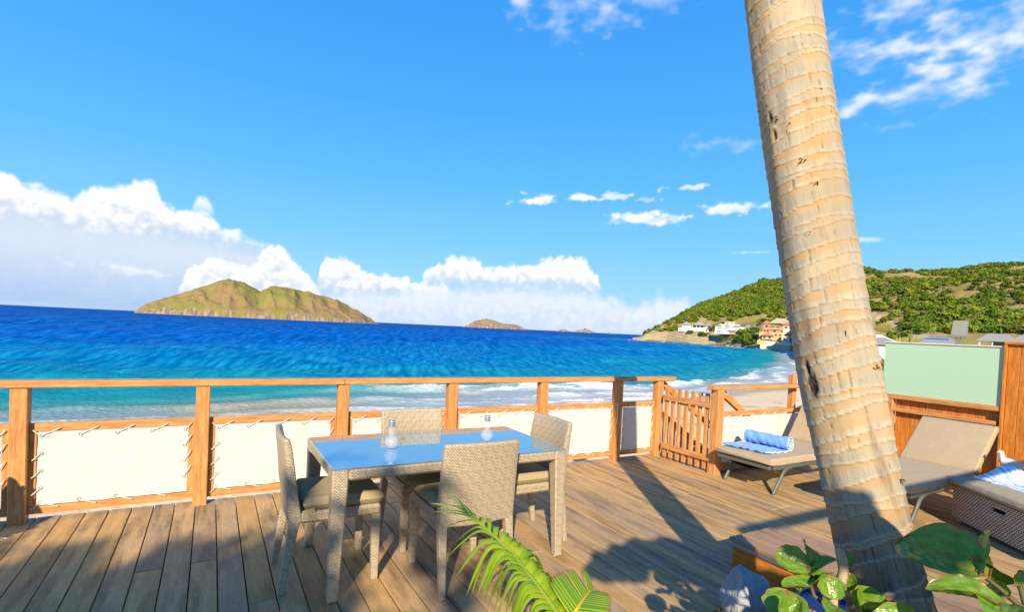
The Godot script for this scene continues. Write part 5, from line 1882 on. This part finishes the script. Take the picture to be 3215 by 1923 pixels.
	for i in 27:
		var t := (i + 0.5) / 27.0
		var k := t * (rach.size() - 1)
		var j := mini(int(k), rach.size() - 2)
		var c0: Vector3 = rach[j].lerp(rach[j + 1], k - j)
		var tg: Vector3 = (rach[j + 1] - rach[j]).normalized()
		var young := smoothstep(0.62, 0.90, t)
		for sd in [-1.0, 1.0]:
			var sidev: Vector3 = tg.cross(Vector3.UP).normalized() * sd
			var d: Vector3 = (sidev * lerpf(1.0, 0.42, young) + tg * lerpf(0.45, 1.0, young) + Vector3.UP * lerpf(0.50, 0.12, young) + Vector3(fr.randfn(), fr.randfn(), fr.randfn()) * 0.08).normalized()
			var L := lerpf(0.225, 0.17, young) * fr.randf_range(0.85, 1.12) * lerpf(0.8, 1.0, smoothstep(0.0, 0.3, t))
			var W := lerpf(0.027, 0.011, young) * fr.randf_range(0.85, 1.1)
			var sag := lerpf(1.0, 0.16, young) * fr.randf_range(0.8, 1.2)
			var tint := Color(0.20, 0.36, 0.012).lerp(Color(0.36, 0.46, 0.015), fr.randf())
			var pts := PackedVector3Array()
			var mb := MB.new()
			var c := c0
			var wv: Vector3 = d.cross(sidev.cross(tg)).normalized()
			for q in 13:
				var u := q / 12.0
				var w := W * 0.5 * minf(1.0, sin(PI * clampf(0.20 + u * 0.80, 0.0, 1.0)) * 1.15) * (1.0 if u < 0.97 else 0.2)
				wv = (wv - d * wv.dot(d)).normalized()
				var nn := wv.cross(d)
				pts.append(c - wv * w + nn * w * 0.30); pts.append(c - wv * w * 0.5 + nn * w * 0.10); pts.append(c); pts.append(c + wv * w * 0.5 + nn * w * 0.10); pts.append(c + wv * w + nn * w * 0.30)
				for e in 5:
					var g := tint * (1.15 if e == 2 else 0.92 if e % 2 == 1 else 1.0)
					if u > 0.84:
						g = g.lerp(Color(0.40, 0.22, 0.05), (u - 0.84) * 5.0 * fr.randf())
					mb.col.append(g)
				c += d * L / 12.0
				d = (d + Vector3.DOWN * sag * (0.75 * exp(-pow((u - 0.18) / 0.13, 2.0)) + 0.10)).normalized()
			mb.grid(pts, 5)
			part(f, "leaflet", mb.mesh(true), M.leaf)
	part(f, "stalk", MB.new().tube(fp.slice(0, 4), [0.017, 0.014, 0.012, 0.011], 8).mesh(true), M.bark_green)
	# young coconut leaf, still pleated
	var y := thing("pleated_leaf", "young pleated coconut leaf with a yellow midrib at the bottom edge", "palm leaf", Vector3(0.80, -0.06, -0.98))
	var yp := [Vector3(0.80, -0.06, -0.98), Vector3(0.83, 0.55, -1.06), Vector3(0.865, 0.800, -1.118), Vector3(0.910, 0.806, -1.150), Vector3(0.953, 0.803, -1.183), Vector3(1.000, 0.795, -1.218), Vector3(1.042, 0.778, -1.248)].map(func(p): return p - y.position)
	var rib := MB.new()
	rib.tube(yp, [0.012, 0.010, 0.0075, 0.006, 0.0055, 0.0045, 0.002], 8)
	part(y, "midrib", rib.mesh(true), plain(lin(0.50, 0.40, 0.03), 0.5))
	var vdir := (Vector3(-0.95, 0.8, 1.2)).normalized()
	for i in 15:
		var t := (i + 0.5) / 15.0
		var fj := 2.0 + t * 4.0
		var j := mini(int(fj), 5)
		var p: Vector3 = yp[j].lerp(yp[j + 1], fj - j)
		var tg: Vector3 = (yp[j + 1] - yp[j]).normalized()
		for s in [-1.0, 1.0]:
			var side: Vector3 = tg.cross(vdir).normalized() * s if s < 0.0 else Vector3(0.86, -0.16, 0.49)
			var L := (0.088 if s > 0.0 else 0.100) * (1.0 - 0.55 * t * t) + 0.004
			var mb := MB.new()
			var pts := PackedVector3Array()
			for q in 9:
				var u := q / 8.0
				var c: Vector3 = p + (side + tg * (0.12 if s > 0.0 else 0.62)) * L * u + vdir * (0.018 * sin(u * 2.2) - 0.022 * u * u)
				var w := 0.0105 * (1.0 - pow(u, 4.0) * 0.7)
				pts.append(c - tg * w - vdir * 0.004); pts.append(c + vdir * 0.0035); pts.append(c + tg * w - vdir * 0.004)
				var g := Color(0.13, 0.32, 0.012)
				mb.col.append(Color(0.55, 0.52, 0.05)); mb.col.append(g); mb.col.append(Color(0.22, 0.40, 0.02))
				if q == 8:
					for k in 3:
						mb.col[-1 - k] = Color(0.30, 0.10, 0.02)
			mb.grid(pts, 3)
			part(y, "leaflet", mb.mesh(true), M.leaf)
	# step box, rock, crate
	var bx := thing("step_box", "low teak step box with a metal trimmed top beside the palm trunk", "step", Vector3(3.11, 0, -2.30))
	part(bx, "side_board", MB.new().box(Vector3(0.018, 0.095, 0.62), Vector3(0.03, 0.19, 1.24), 0.003).mesh(), M.teak_deep_z)
	part(bx, "end_board", MB.new().box(Vector3(0.32, 0.095, 0.016), Vector3(0.57, 0.19, 0.03), 0.003).mesh(), M.teak0)
	for i in 4:
		part(bx, "top_board", MB.new().box(Vector3(0.068 + i * 0.145, 0.209, 0.61), Vector3(0.142, 0.024, 1.28), 0.003).mesh(), M.plank_box)
	part(bx, "metal_trim", MB.new().box(Vector3(-0.006, 0.184, 0.61), Vector3(0.012, 0.024, 1.26), 0.002).mesh(), M.steel)
	var rk := MB.new()
	var rn := noise(850, 1.3, 4)
	var rp := PackedVector3Array()
	for r in 31:
		for k in 48:
			var th := PI * r / 30.0
			var ph := -TAU * k / 48.0
			var d := Vector3(sin(th) * cos(ph), cos(th), sin(th) * sin(ph))
			# facets: push towards a few flat planes
			var m := 1.0
			for pl in [[Vector3(-0.5, 0.6, 0.6), 0.72], [Vector3(0.3, 0.9, 0.2), 0.80], [Vector3(-0.8, 0.1, 0.5), 0.78], [Vector3(0.4, 0.2, 0.9), 0.74], [Vector3(0.9, 0.3, -0.1), 0.82], [Vector3(-0.6, 0.5, -0.6), 0.8]]:
				var q := d.dot((pl[0] as Vector3).normalized())
				if q > 0.0:
					m = minf(m, pl[1] / q)
			m += rn.get_noise_3dv(d * 2.0) * 0.14 + rn.get_noise_3dv(d * 7.0) * 0.05
			rp.append(Vector3(d.x * 0.155, d.y * 0.19, d.z * 0.15) * m)
	rk.grid(rp, 48, true, true)
	var ro := part(self, "rock", rk.mesh(true), bumpy(plain(lin(0.33, 0.34, 0.36), 0.9, 0.25), 851, 0.04, 0.3, 0.8, false), T(Vector3(2.70, 0.085, -1.87), Basis(Vector3.UP, 0.4)))
	tag(ro, "rough grey rock at the deck edge below the step box", "rock")
	var cr := thing("plastic_crate", "dark blue plastic crate half hidden behind the sea grape leaves", "crate", Vector3(2.74, -0.05, -1.50), 0.35)
	var cm := plain(lin(0.02, 0.035, 0.16), 0.35, 0.5)
	part(cr, "body", MB.new().hexa([Vector3(-0.13, 0, -0.09), Vector3(0.13, 0, -0.09), Vector3(0.13, 0, 0.09), Vector3(-0.13, 0, 0.09), Vector3(-0.15, 0.27, -0.105), Vector3(0.15, 0.27, -0.105), Vector3(0.15, 0.27, 0.105), Vector3(-0.15, 0.27, 0.105)]).mesh(), cm)
	for q in [[Vector3(0, 0.276, 0.108), Vector3(0.33, 0.022, 0.018)], [Vector3(0, 0.276, -0.108), Vector3(0.33, 0.022, 0.018)], [Vector3(0.156, 0.276, 0), Vector3(0.018, 0.022, 0.198)], [Vector3(-0.156, 0.276, 0), Vector3(0.018, 0.022, 0.198)]]:
		part(cr, "rim", MB.new().box(q[0], q[1], 0.004).mesh(), cm)


# ---------------------------------------------------------------- far houses, things behind the camera

func hip(mb: MB, c: Vector3, w: float, d: float, h: float, ridge := 0.0, th := 0.18) -> MB:   # hipped roof with an eave board
	var hw := w * 0.5
	var hd := d * 0.5
	var e := [c + Vector3(-hw, 0, -hd), c + Vector3(hw, 0, -hd), c + Vector3(hw, 0, hd), c + Vector3(-hw, 0, hd)]
	var a := c + Vector3(-ridge * 0.5, h, 0)
	var b := c + Vector3(ridge * 0.5, h, 0)
	if ridge > 0.0:
		mb.poly([e[3], e[2], b, a], Vector3(0, 1, 1))
		mb.poly([e[1], e[0], a, b], Vector3(0, 1, -1))
	else:
		mb.poly([e[3], e[2], a], Vector3(0, 1, 1))
		mb.poly([e[1], e[0], a], Vector3(0, 1, -1))
	mb.poly([e[0], e[3], a], Vector3(-1, 1, 0))
	mb.poly([e[2], e[1], b], Vector3(1, 1, 0))
	mb.box(c - Vector3(0, th * 0.5, 0), Vector3(w, th, d), 0.0)
	return mb


func house_at(called: String, label: String, az: float, r: float, y: float, group := "") -> Node3D:
	var p := polar(az, r, y)
	return thing(called, label, "house", p, atan2(-p.x, -p.z), group)


func windows(o: Node3D, xs: Array, y: float, z: float, w: float, h: float, mat: Material, called := "window") -> void:
	for x in xs:
		var f := part(o, called, MB.new().box(Vector3(x, y, z + 0.03), Vector3(w, h, 0.12), 0.0).mesh(), mat)
		part(f, "frame", MB.new().box(Vector3(x, y + h * 0.5 + 0.04, z + 0.06), Vector3(w + 0.16, 0.10, 0.20), 0.0).mesh(), M.white)


func make_houses() -> void:
	var slate := bumpy(plain(lin(0.27, 0.27, 0.28), 0.8), 870, 0.05, 2.0, 4.0)
	var dark := plain(lin(0.05, 0.07, 0.09), 0.2, 0.5)
	var blue := plain(lin(0.08, 0.25, 0.42), 0.3, 0.5)
	var shade := plain(lin(0.17, 0.14, 0.11), 0.8)
	var red := plain(lin(0.52, 0.16, 0.12), 0.8)
	var pink := bumpy(plain(lin(0.62, 0.24, 0.17), 0.85), 871, 0.05, 3.0, 1.0)
	var orange := bumpy(plain(lin(0.68, 0.40, 0.16), 0.85), 872, 0.05, 3.0, 1.0)
	var tan_ := bumpy(plain(lin(0.60, 0.50, 0.32), 0.85), 873, 0.05, 3.0, 1.0)
	# left villa, three pavilions over a white terrace
	var a := house_at("villa", "white villa with three grey pyramid roofs, leftmost on the headland", 48.75, 281.0, 4.5)
	a.scale = Vector3.ONE * 1.07
	part(a, "terrace", MB.new().box(Vector3(0, 0.7, 0.5), Vector3(14.4, 1.7, 3.4), 0.05).mesh(), M.white)
	part(a, "wall", MB.new().box(Vector3(-3.6, 2.25, -0.6), Vector3(4.0, 1.9, 3.5), 0.03).mesh(), M.white)
	part(a, "wall", MB.new().box(Vector3(2.2, 2.2, -1.2), Vector3(6.4, 1.8, 2.6), 0.03).mesh(), shade)
	part(a, "wall", MB.new().box(Vector3(6.1, 2.2, -0.6), Vector3(2.6, 1.8, 3.5), 0.03).mesh(), M.white)
	for q in [[-3.6, 4.9, 1.55, 0.0], [2.0, 5.6, 1.75, 1.0], [6.1, 3.3, 1.35, 0.0]]:
		part(a, "roof", hip(MB.new(), Vector3(q[0], 3.2, -0.4), q[1], 4.2, q[2], q[3]).mesh(), slate)
	for x in [-1.0, 0.8, 2.4, 4.2]:
		part(a, "column", MB.new().box(Vector3(x, 2.3, 1.0), Vector3(0.22, 1.6, 0.22), 0.0).mesh(), M.white)
	part(a, "balustrade", MB.new().box(Vector3(1.6, 1.8, 2.1), Vector3(5.6, 0.45, 0.10), 0.0).mesh(), plain(lin(0.55, 0.56, 0.55), 0.6))
	windows(a, [5.3, 6.8], 0.75, 2.2, 0.9, 0.8, dark)
	# right villa
	var b := house_at("villa", "long white two storey villa with small grey roofs in the middle of the headland", 52.7, 263.0, 4.1)
	part(b, "lower_wall", MB.new().box(Vector3(0.2, 0.75, 0.2), Vector3(18.6, 1.9, 4.0), 0.03).mesh(), M.white)
	part(b, "wall", MB.new().box(Vector3(-5.4, 2.5, -0.4), Vector3(7.0, 1.8, 3.0), 0.03).mesh(), M.white)
	part(b, "wall", MB.new().box(Vector3(1.4, 2.4, -0.5), Vector3(6.0, 1.6, 2.8), 0.03).mesh(), M.white)
	part(b, "wall", MB.new().box(Vector3(6.3, 2.5, -0.3), Vector3(5.6, 1.8, 3.2), 0.03).mesh(), plain(lin(0.42, 0.43, 0.43), 0.8))
	for q in [[-7.2, 2.9, 0.95, 0.0], [-3.9, 2.9, 0.95, 0.0], [-0.2, 2.8, 0.85, 0.0], [5.0, 3.0, 1.05, 0.6], [7.9, 3.0, 1.05, 0.0]]:
		part(b, "roof", hip(MB.new(), Vector3(q[0], 3.4, -0.3), q[1], 3.6, q[2], q[3]).mesh(), slate)
	windows(b, [-7.2, -4.0], 2.5, 1.1, 1.9, 0.5, shade)
	windows(b, [4.5, 6.3, 8.0], 2.55, 1.3, 1.2, 1.2, dark)
	windows(b, [-7.9, -7.0], 0.75, 2.2, 0.8, 1.0, blue)
	windows(b, [4.6, 6.0, 7.6], 0.7, 2.2, 1.1, 1.2, dark)
	part(b, "pergola_shade", MB.new().box(Vector3(0.6, 1.45, 2.3), Vector3(9.0, 0.14, 1.2), 0.0).mesh(), shade)
	part(b, "terrace_wall", MB.new().box(Vector3(0.3, 0.75, 2.35), Vector3(6.6, 1.2, 0.16), 0.0).mesh(), plain(lin(0.30, 0.22, 0.14), 0.9))
	var w1 := house_at("villa", "long low white block behind the two storey villa, with a small orange house front", 52.9, 287.0, 7.8)
	part(w1, "wall", MB.new().box(Vector3(0.4, 0.6, 0), Vector3(19.0, 1.3, 2.5), 0.03).mesh(), M.white)
	part(w1, "upper_wall", MB.new().box(Vector3(-4.2, 1.9, -2.0), Vector3(4.6, 1.2, 2.5), 0.03).mesh(), orange)
	part(w1, "roof", MB.new().box(Vector3(-4.2, 2.57, -2.0), Vector3(5.2, 0.12, 3.1), 0.0).mesh(), M.white)
	windows(w1, [-5.4, -3.2], 1.85, -0.74, 0.9, 0.8, blue)
	# pink house and its orange neighbour
	var p := house_at("house", "pink two storey house with red pyramid roofs beside the palm trunk", 56.3, 236.0, 4.4)
	part(p, "wall", MB.new().box(Vector3(-0.3, 1.8, -0.5), Vector3(8.6, 3.6, 4.0), 0.03).mesh(), pink)
	part(p, "tower_wall", MB.new().box(Vector3(-3.6, 2.2, 1.2), Vector3(2.4, 4.1, 1.2), 0.03).mesh(), pink)
	part(p, "tower_wall", MB.new().box(Vector3(3.6, 2.1, 1.2), Vector3(2.6, 3.7, 1.2), 0.03).mesh(), plain(lin(0.66, 0.55, 0.46), 0.85))
	part(p, "roof", hip(MB.new(), Vector3(-3.6, 4.3, 1.0), 3.4, 2.6, 1.15).mesh(), red)
	part(p, "roof", hip(MB.new(), Vector3(3.6, 4.0, 1.0), 3.9, 2.8, 1.25).mesh(), red)
	part(p, "rear_roof", hip(MB.new(), Vector3(1.4, 4.6, -3.0), 8.4, 5.0, 2.0, 3.0).mesh(), plain(lin(0.36, 0.35, 0.25), 0.9))
	windows(p, [-3.6], 3.2, 1.82, 0.9, 1.0, dark)
	windows(p, [-4.1, -3.0], 1.3, 1.82, 0.6, 1.1, dark)
	windows(p, [-1.5, 0.6], 2.9, 1.52, 1.6, 1.2, shade)
	windows(p, [3.4], 2.9, 1.82, 0.9, 0.8, dark)
	windows(p, [-0.6, 2.2], 1.2, 1.52, 0.9, 1.2, dark)
	part(p, "balcony", MB.new().box(Vector3(-0.4, 2.15, 1.75), Vector3(4.2, 0.5, 0.5), 0.0).mesh(), orange)
	var g := house_at("house", "orange house with a low red roof below the pink house", 55.9, 226.0, 2.2)
	part(g, "wall", MB.new().box(Vector3(0, 1.2, 0), Vector3(8.6, 3.2, 3.0), 0.03).mesh(), orange)
	part(g, "porch_roof", hip(MB.new(), Vector3(-1.4, 1.55, 2.4), 4.6, 2.6, 1.2).mesh(), red)
	part(g, "porch_wall", MB.new().box(Vector3(-1.4, 0.7, 2.2), Vector3(3.6, 1.4, 1.4), 0.0).mesh(), tan_)
	windows(g, [1.5, 3.0], 1.9, 1.5, 0.8, 0.8, dark)
	windows(g, [-2.4, -0.6], 0.8, 2.9, 0.8, 0.9, dark)
	var h := house_at("house", "small cream house at the waterline just left of the palm trunk", 57.35, 222.0, 1.2)
	part(h, "wall", MB.new().box(Vector3(0, 1.2, 0), Vector3(4.4, 2.4, 3.0), 0.03).mesh(), plain(lin(0.68, 0.62, 0.50), 0.85))
	part(h, "roof", MB.new().box(Vector3(0, 2.46, 0), Vector3(4.9, 0.14, 3.6), 0.0).mesh(), M.white)
	windows(h, [-1.2, 0.8], 1.4, 1.5, 0.8, 1.0, dark)
	var sw := house_at("sea_wall", "pale stepped sea wall below the orange house", 56.15, 219.0, -1.6)
	tag(sw, "pale stepped sea wall below the orange house", "wall")
	part(sw, "lower_course", MB.new().box(Vector3(0.6, 0.9, 0.4), Vector3(10.4, 2.2, 0.8), 0.05).mesh(), tan_)
	part(sw, "upper_course", MB.new().box(Vector3(1.5, 2.3, -0.4), Vector3(8.4, 1.3, 0.6), 0.03).mesh(), M.white)
	part(sw, "left_block", MB.new().box(Vector3(-4.0, 2.6, -1.4), Vector3(3.4, 1.6, 2.0), 0.03).mesh(), orange)
	# shore rocks at the tip and along the foot of the cliff
	var rr := RandomNumberGenerator.new()
	rr.seed = 880
	for i in 46:
		var az := rr.randf_range(42.6, 57.6)
		var s := rr.randf_range(0.4, 1.3)
		var rk := MB.new()
		var n := noise(900 + i, 1.2, 3)
		var pts := PackedVector3Array()
		for r in 9:
			for k in 12:
				var d := Vector3(sin(PI * r / 8.0) * cos(-TAU * k / 12.0), cos(PI * r / 8.0), sin(PI * r / 8.0) * sin(-TAU * k / 12.0))
				pts.append(d * (1.0 + n.get_noise_3dv(d * 1.3) * 0.7) * Vector3(1.3, 0.6, 1.0) * s)
		rk.grid(pts, 12, true, true)
		var az2 := 42.3 + i * 0.25 if i < 8 else az
		var o := part(self, "shore_rock", rk.mesh(), plain([lin(0.22, 0.18, 0.12), lin(0.13, 0.11, 0.09), lin(0.34, 0.29, 0.2)][i % 3], 0.9), T(polar(az2, interp(HILL_R0, az2) - rr.randf_range(-2.5, 1.0) + (0.0 if i >= 8 else -1.5), SEA_Y + 0.1), Basis(Vector3.UP, rr.randf() * TAU)))
		tag(o, "weathered boulder at the waterline along the foot of the headland", "rock", "boulders along the foot of the headland")
	# trees round the villas
	var crown := bush_mesh(910, 240, 0.26)
	for q in [[50.35, 14.0, 3.4, 2.3, "dark tree between the two white villas"], [50.75, 17.0, 4.6, 1.8, "taller tree right behind the gap between the white villas"], [54.35, 22.0, 3.6, 2.0, "tree at the right end of the long white villa"], [54.95, 36.0, 5.6, 2.2, "rounded tree behind the left corner of the pink house"], [51.6, 5.0, 1.6, 2.2, "broad shore tree below the left end of the long villa"], [52.6, 6.0, 1.5, 2.6, "broad shore tree below the middle of the long villa"], [53.4, 7.0, 1.2, 2.6, "broad shore tree left of the sea wall"], [54.0, 7.0, 1.0, 2.1, "dark shore tree touching the sea wall"], [48.3, 6.0, 2.6, 1.7, "bushy tree below the left villa"], [49.6, 6.0, 2.4, 2.0, "bushy tree below the right end of the left villa"], [46.6, 9.0, 3.6, 1.9, "bushy tree left of the left villa"]]:
		var pos := polar(q[0], interp(HILL_R0, q[0]) + q[1], hill_y(q[0], interp(HILL_R0, q[0]) + q[1]) - 0.2)
		var t := thing("shore_tree", q[4] + " on the headland", "tree", pos, q[0] * 3.0, "trees round the headland villas")
		part(t, "crown", crown, M.far_leaf, T(Vector3(0, q[3] * 0.45, 0), Basis.from_scale(Vector3(q[3] * 1.1, q[3] * 1.0, q[3] * 1.1))))
		part(t, "trunk", MB.new().tube([Vector3(0, -2.2, 0), Vector3(0.05, q[3] * 0.4, 0)], [0.22, 0.14], 6).mesh(true), M.bark)
	# roofs of the village behind the green panel
	var v1 := house_at("house", "long house with a bright white roof above pale green walls, right of the palm trunk", 64.6, 118.0, 0.2)
	part(v1, "roof", MB.new().hexa([Vector3(-4.5, 2.6, 1.6), Vector3(3.0, 2.1, 1.6), Vector3(3.0, 2.1, -3), Vector3(-4.5, 2.6, -3), Vector3(-4.5, 3.6, -0.6), Vector3(0.2, 3.5, -0.6), Vector3(0.2, 3.4, -2.5), Vector3(-4.5, 3.5, -2.5)]).mesh(), M.white)
	part(v1, "wall", MB.new().box(Vector3(-0.6, 1.1, -0.8), Vector3(7.0, 2.6, 3.6), 0.0).mesh(), plain(lin(0.28, 0.42, 0.38), 0.85))
	windows(v1, [-2.5, -0.5, 1.2], 1.5, 1.0, 0.7, 0.9, M.white)
	var v2 := house_at("house", "small grey roofed hut in front of the white roofed house", 64.75, 78.0, 0.2)
	part(v2, "roof", hip(MB.new(), Vector3(0, 1.75, 0), 3.6, 3.0, 0.7, 0.8).mesh(), slate)
	part(v2, "wall", MB.new().box(Vector3(0, 0.8, 0), Vector3(2.8, 1.8, 2.2), 0.0).mesh(), M.white)
	windows(v2, [-0.7, 0.7], 1.0, 1.1, 0.5, 0.8, dark)
	var v3 := house_at("house", "low house with a blue tarpaulin over its grey roof behind the green panel", 68.6, 118.0, 0.4)
	part(v3, "roof", hip(MB.new(), Vector3(0.3, 2.25, 0), 5.6, 4.0, 0.9, 3.0).mesh(), slate)
	part(v3, "tarpaulin", MB.new().hexa([Vector3(-2.2, 2.92, 0.9), Vector3(1.6, 2.95, 0.9), Vector3(1.6, 3.0, -0.6), Vector3(-2.2, 3.0, -0.6), Vector3(-2.2, 3.08, 0.7), Vector3(1.6, 3.2, 0.6), Vector3(1.6, 3.22, -0.5), Vector3(-2.2, 3.14, -0.5)]).mesh(), plain(lin(0.04, 0.25, 0.80), 0.5))
	part(v3, "wall", MB.new().box(Vector3(0.3, 1.0, 0), Vector3(5.0, 2.2, 3.4), 0.0).mesh(), tan_)
	var v4 := house_at("pavilion", "open pavilion with a weathered grey hipped roof right of the lamp", 72.35, 120.0, 0.6)
	part(v4, "roof", hip(MB.new(), Vector3(0, 2.85, 0), 5.2, 4.0, 1.15, 2.4).mesh(), slate)
	part(v4, "wall", MB.new().box(Vector3(0.6, 1.2, -0.8), Vector3(2.8, 3.0, 2.0), 0.0).mesh(), shade)
	for x in [-2.2, -0.6, 2.2]:
		part(v4, "post", MB.new().box(Vector3(x, 1.3, 1.6), Vector3(0.16, 2.8, 0.16), 0.0).mesh(), M.white)
	var v5 := house_at("pavilion", "second grey roof at the right edge behind the plank wall", 74.6, 104.0, 0.6)
	part(v5, "roof", hip(MB.new(), Vector3(0, 2.65, 0), 5.6, 4.0, 1.25, 2.0).mesh(), slate)
	part(v5, "wall", MB.new().box(Vector3(0, 1.2, 0), Vector3(4.4, 2.6, 3.0), 0.0).mesh(), tan_)
	for q in [[67.3, 70.0, "small palm standing left of the blue tarpaulin roof"], [69.1, 66.0, "small palm beside the lamp over the green panel"], [72.9, 62.0, "small palm before the grey pavilion roof"], [70.9, 74.0, "dry leaved palm between the lamp and the pavilion"]]:
		var t := thing("small_palm", q[2], "palm tree", polar(q[0], q[1], 0.2), q[0])
		part(t, "trunk", MB.new().tube([Vector3(0, -0.6, 0), Vector3(0.1, 1.4, 0)], [0.12, 0.08], 8).mesh(true), M.bark)
		for i in 9:
			var an := i * 2.4
			var path := []
			for s in 5:
				var u := s / 4.0
				path.append(Vector3(0.1 + cos(an) * u * 0.9, 1.4 + 0.55 * u - 1.0 * u * u, sin(an) * u * 0.9))
			part(t, "frond", frond_mesh(path, 12, 0.34, 0.03, 0.6, 120 + i), M.leaf)
	# steps and a parked rail seen in the gap left of the green panel
	var nb := house_at("neighbour_terrace", "grey terrace steps seen in the gap between palm trunk and green panel", 65.4, 22.0, -1.0)
	tag(nb, "grey terrace steps seen in the gap between palm trunk and green panel", "terrace")
	for i in 4:
		part(nb, "step", MB.new().box(Vector3(0.1, 0.25 + i * 0.42, -0.5 * i), Vector3(2.4, 0.40, 1.0), 0.02).mesh(), [plain(lin(0.30, 0.31, 0.33), 0.9), plain(lin(0.10, 0.12, 0.17), 0.7)][i % 2])


func make_behind() -> void:
	# house side of the deck, behind the camera: it shades the boards
	var pg := thing("pergola", "teak pergola beam on posts at the house side of the deck", "pergola", Vector3(3.6, 0, 1.5))
	part(pg, "beam", MB.new().box(Vector3(0.05, 2.60, 0.0), Vector3(5.0, 0.085, 0.06), 0.004).mesh(), M.teak0)
	for x in [0.9, 2.45]:
		part(pg, "post", post_mesh(2.56, 0.09), M.teak1, T(Vector3(x + 0.05, 0.0, 0.0)))
	var crown := bush_mesh(920, 340, 0.22)
	var crown2 := bush_mesh(921, 330, 0.22)
	for q in [[Vector3(-6.9, 0, 6.3), Vector3(2.5, 2.3, 2.5), 4.85, 0.3, "leafy tree behind the camera that shades the left of the deck"], [Vector3(-5.5, 0, 6.0), Vector3(1.1, 1.2, 1.1), 5.05, 2.0, "smaller leafy tree behind the camera that dapples the deck under the table"]]:
		var t := thing("shade_tree", q[4], "tree", q[0], q[3])
		part(t, "crown", crown if q[3] < 1.0 else crown2, M.far_leaf, T(Vector3(0, q[2], 0), Basis.from_scale(q[1])))
		part(t, "trunk", MB.new().tube([Vector3(0, -0.2, 0), Vector3(0.06, q[2], 0)], [0.13, 0.07], 8).mesh(true), M.bark)


func _ready() -> void:
	make_camera()
	make_sky()
	make_sun()
	make_materials()
	M.leaf = vcol(0.45, 0.45, 0.55)
	M.leaf_gloss = vcol(0.32, 0.5, 0.45)
	M.far_leaf = plain(lin(0.06, 0.115, 0.014), 0.8, 0.2)
	M.bark = bumpy(plain(lin(0.42, 0.33, 0.24), 0.9), 930, 0.05, 0.2, 0.4, false)
	M.bark_green = plain(lin(0.10, 0.09, 0.03), 0.7)
	M.eyelet = plain(lin(0.42, 0.40, 0.36), 0.4, 0.5)
	M.bottle_glass = M.clear
	M.cap_metal = plain(lin(0.60, 0.62, 0.64), 0.28, 0.5, 0.85)
	M.mint = plain(lin(0.40, 0.60, 0.43), 0.22, 0.5)
	M.bench_cushion = fabric(lin(0.33, 0.27, 0.19), 940, 1.4, 0.5)
	make_sea()
	make_beach()
	make_headland()
	make_islands()
	make_deck()
	make_railings()
	make_dining()
	var l := make_lounger("taupe sun lounger by the gate with a rolled blue towel on it", Vector3(4.88, 0, -3.565), deg_to_rad(56), 0.66)
	make_lounger("taupe sun lounger under the mint panel, partly behind the palm trunk", Vector3(5.20, 0, -2.495), deg_to_rad(42), 0.67)
	dup(l, "unseen sun lounger added left of view, its raised back shading the railing", Vector3(-3.44, 0, -4.30), -0.34)  # added out of view so that its back casts shade on the leftmost post
	make_towels()
	make_bench()
	make_dove()
	make_wall()
	make_palm()
	make_plants()
	make_houses()
	make_behind()
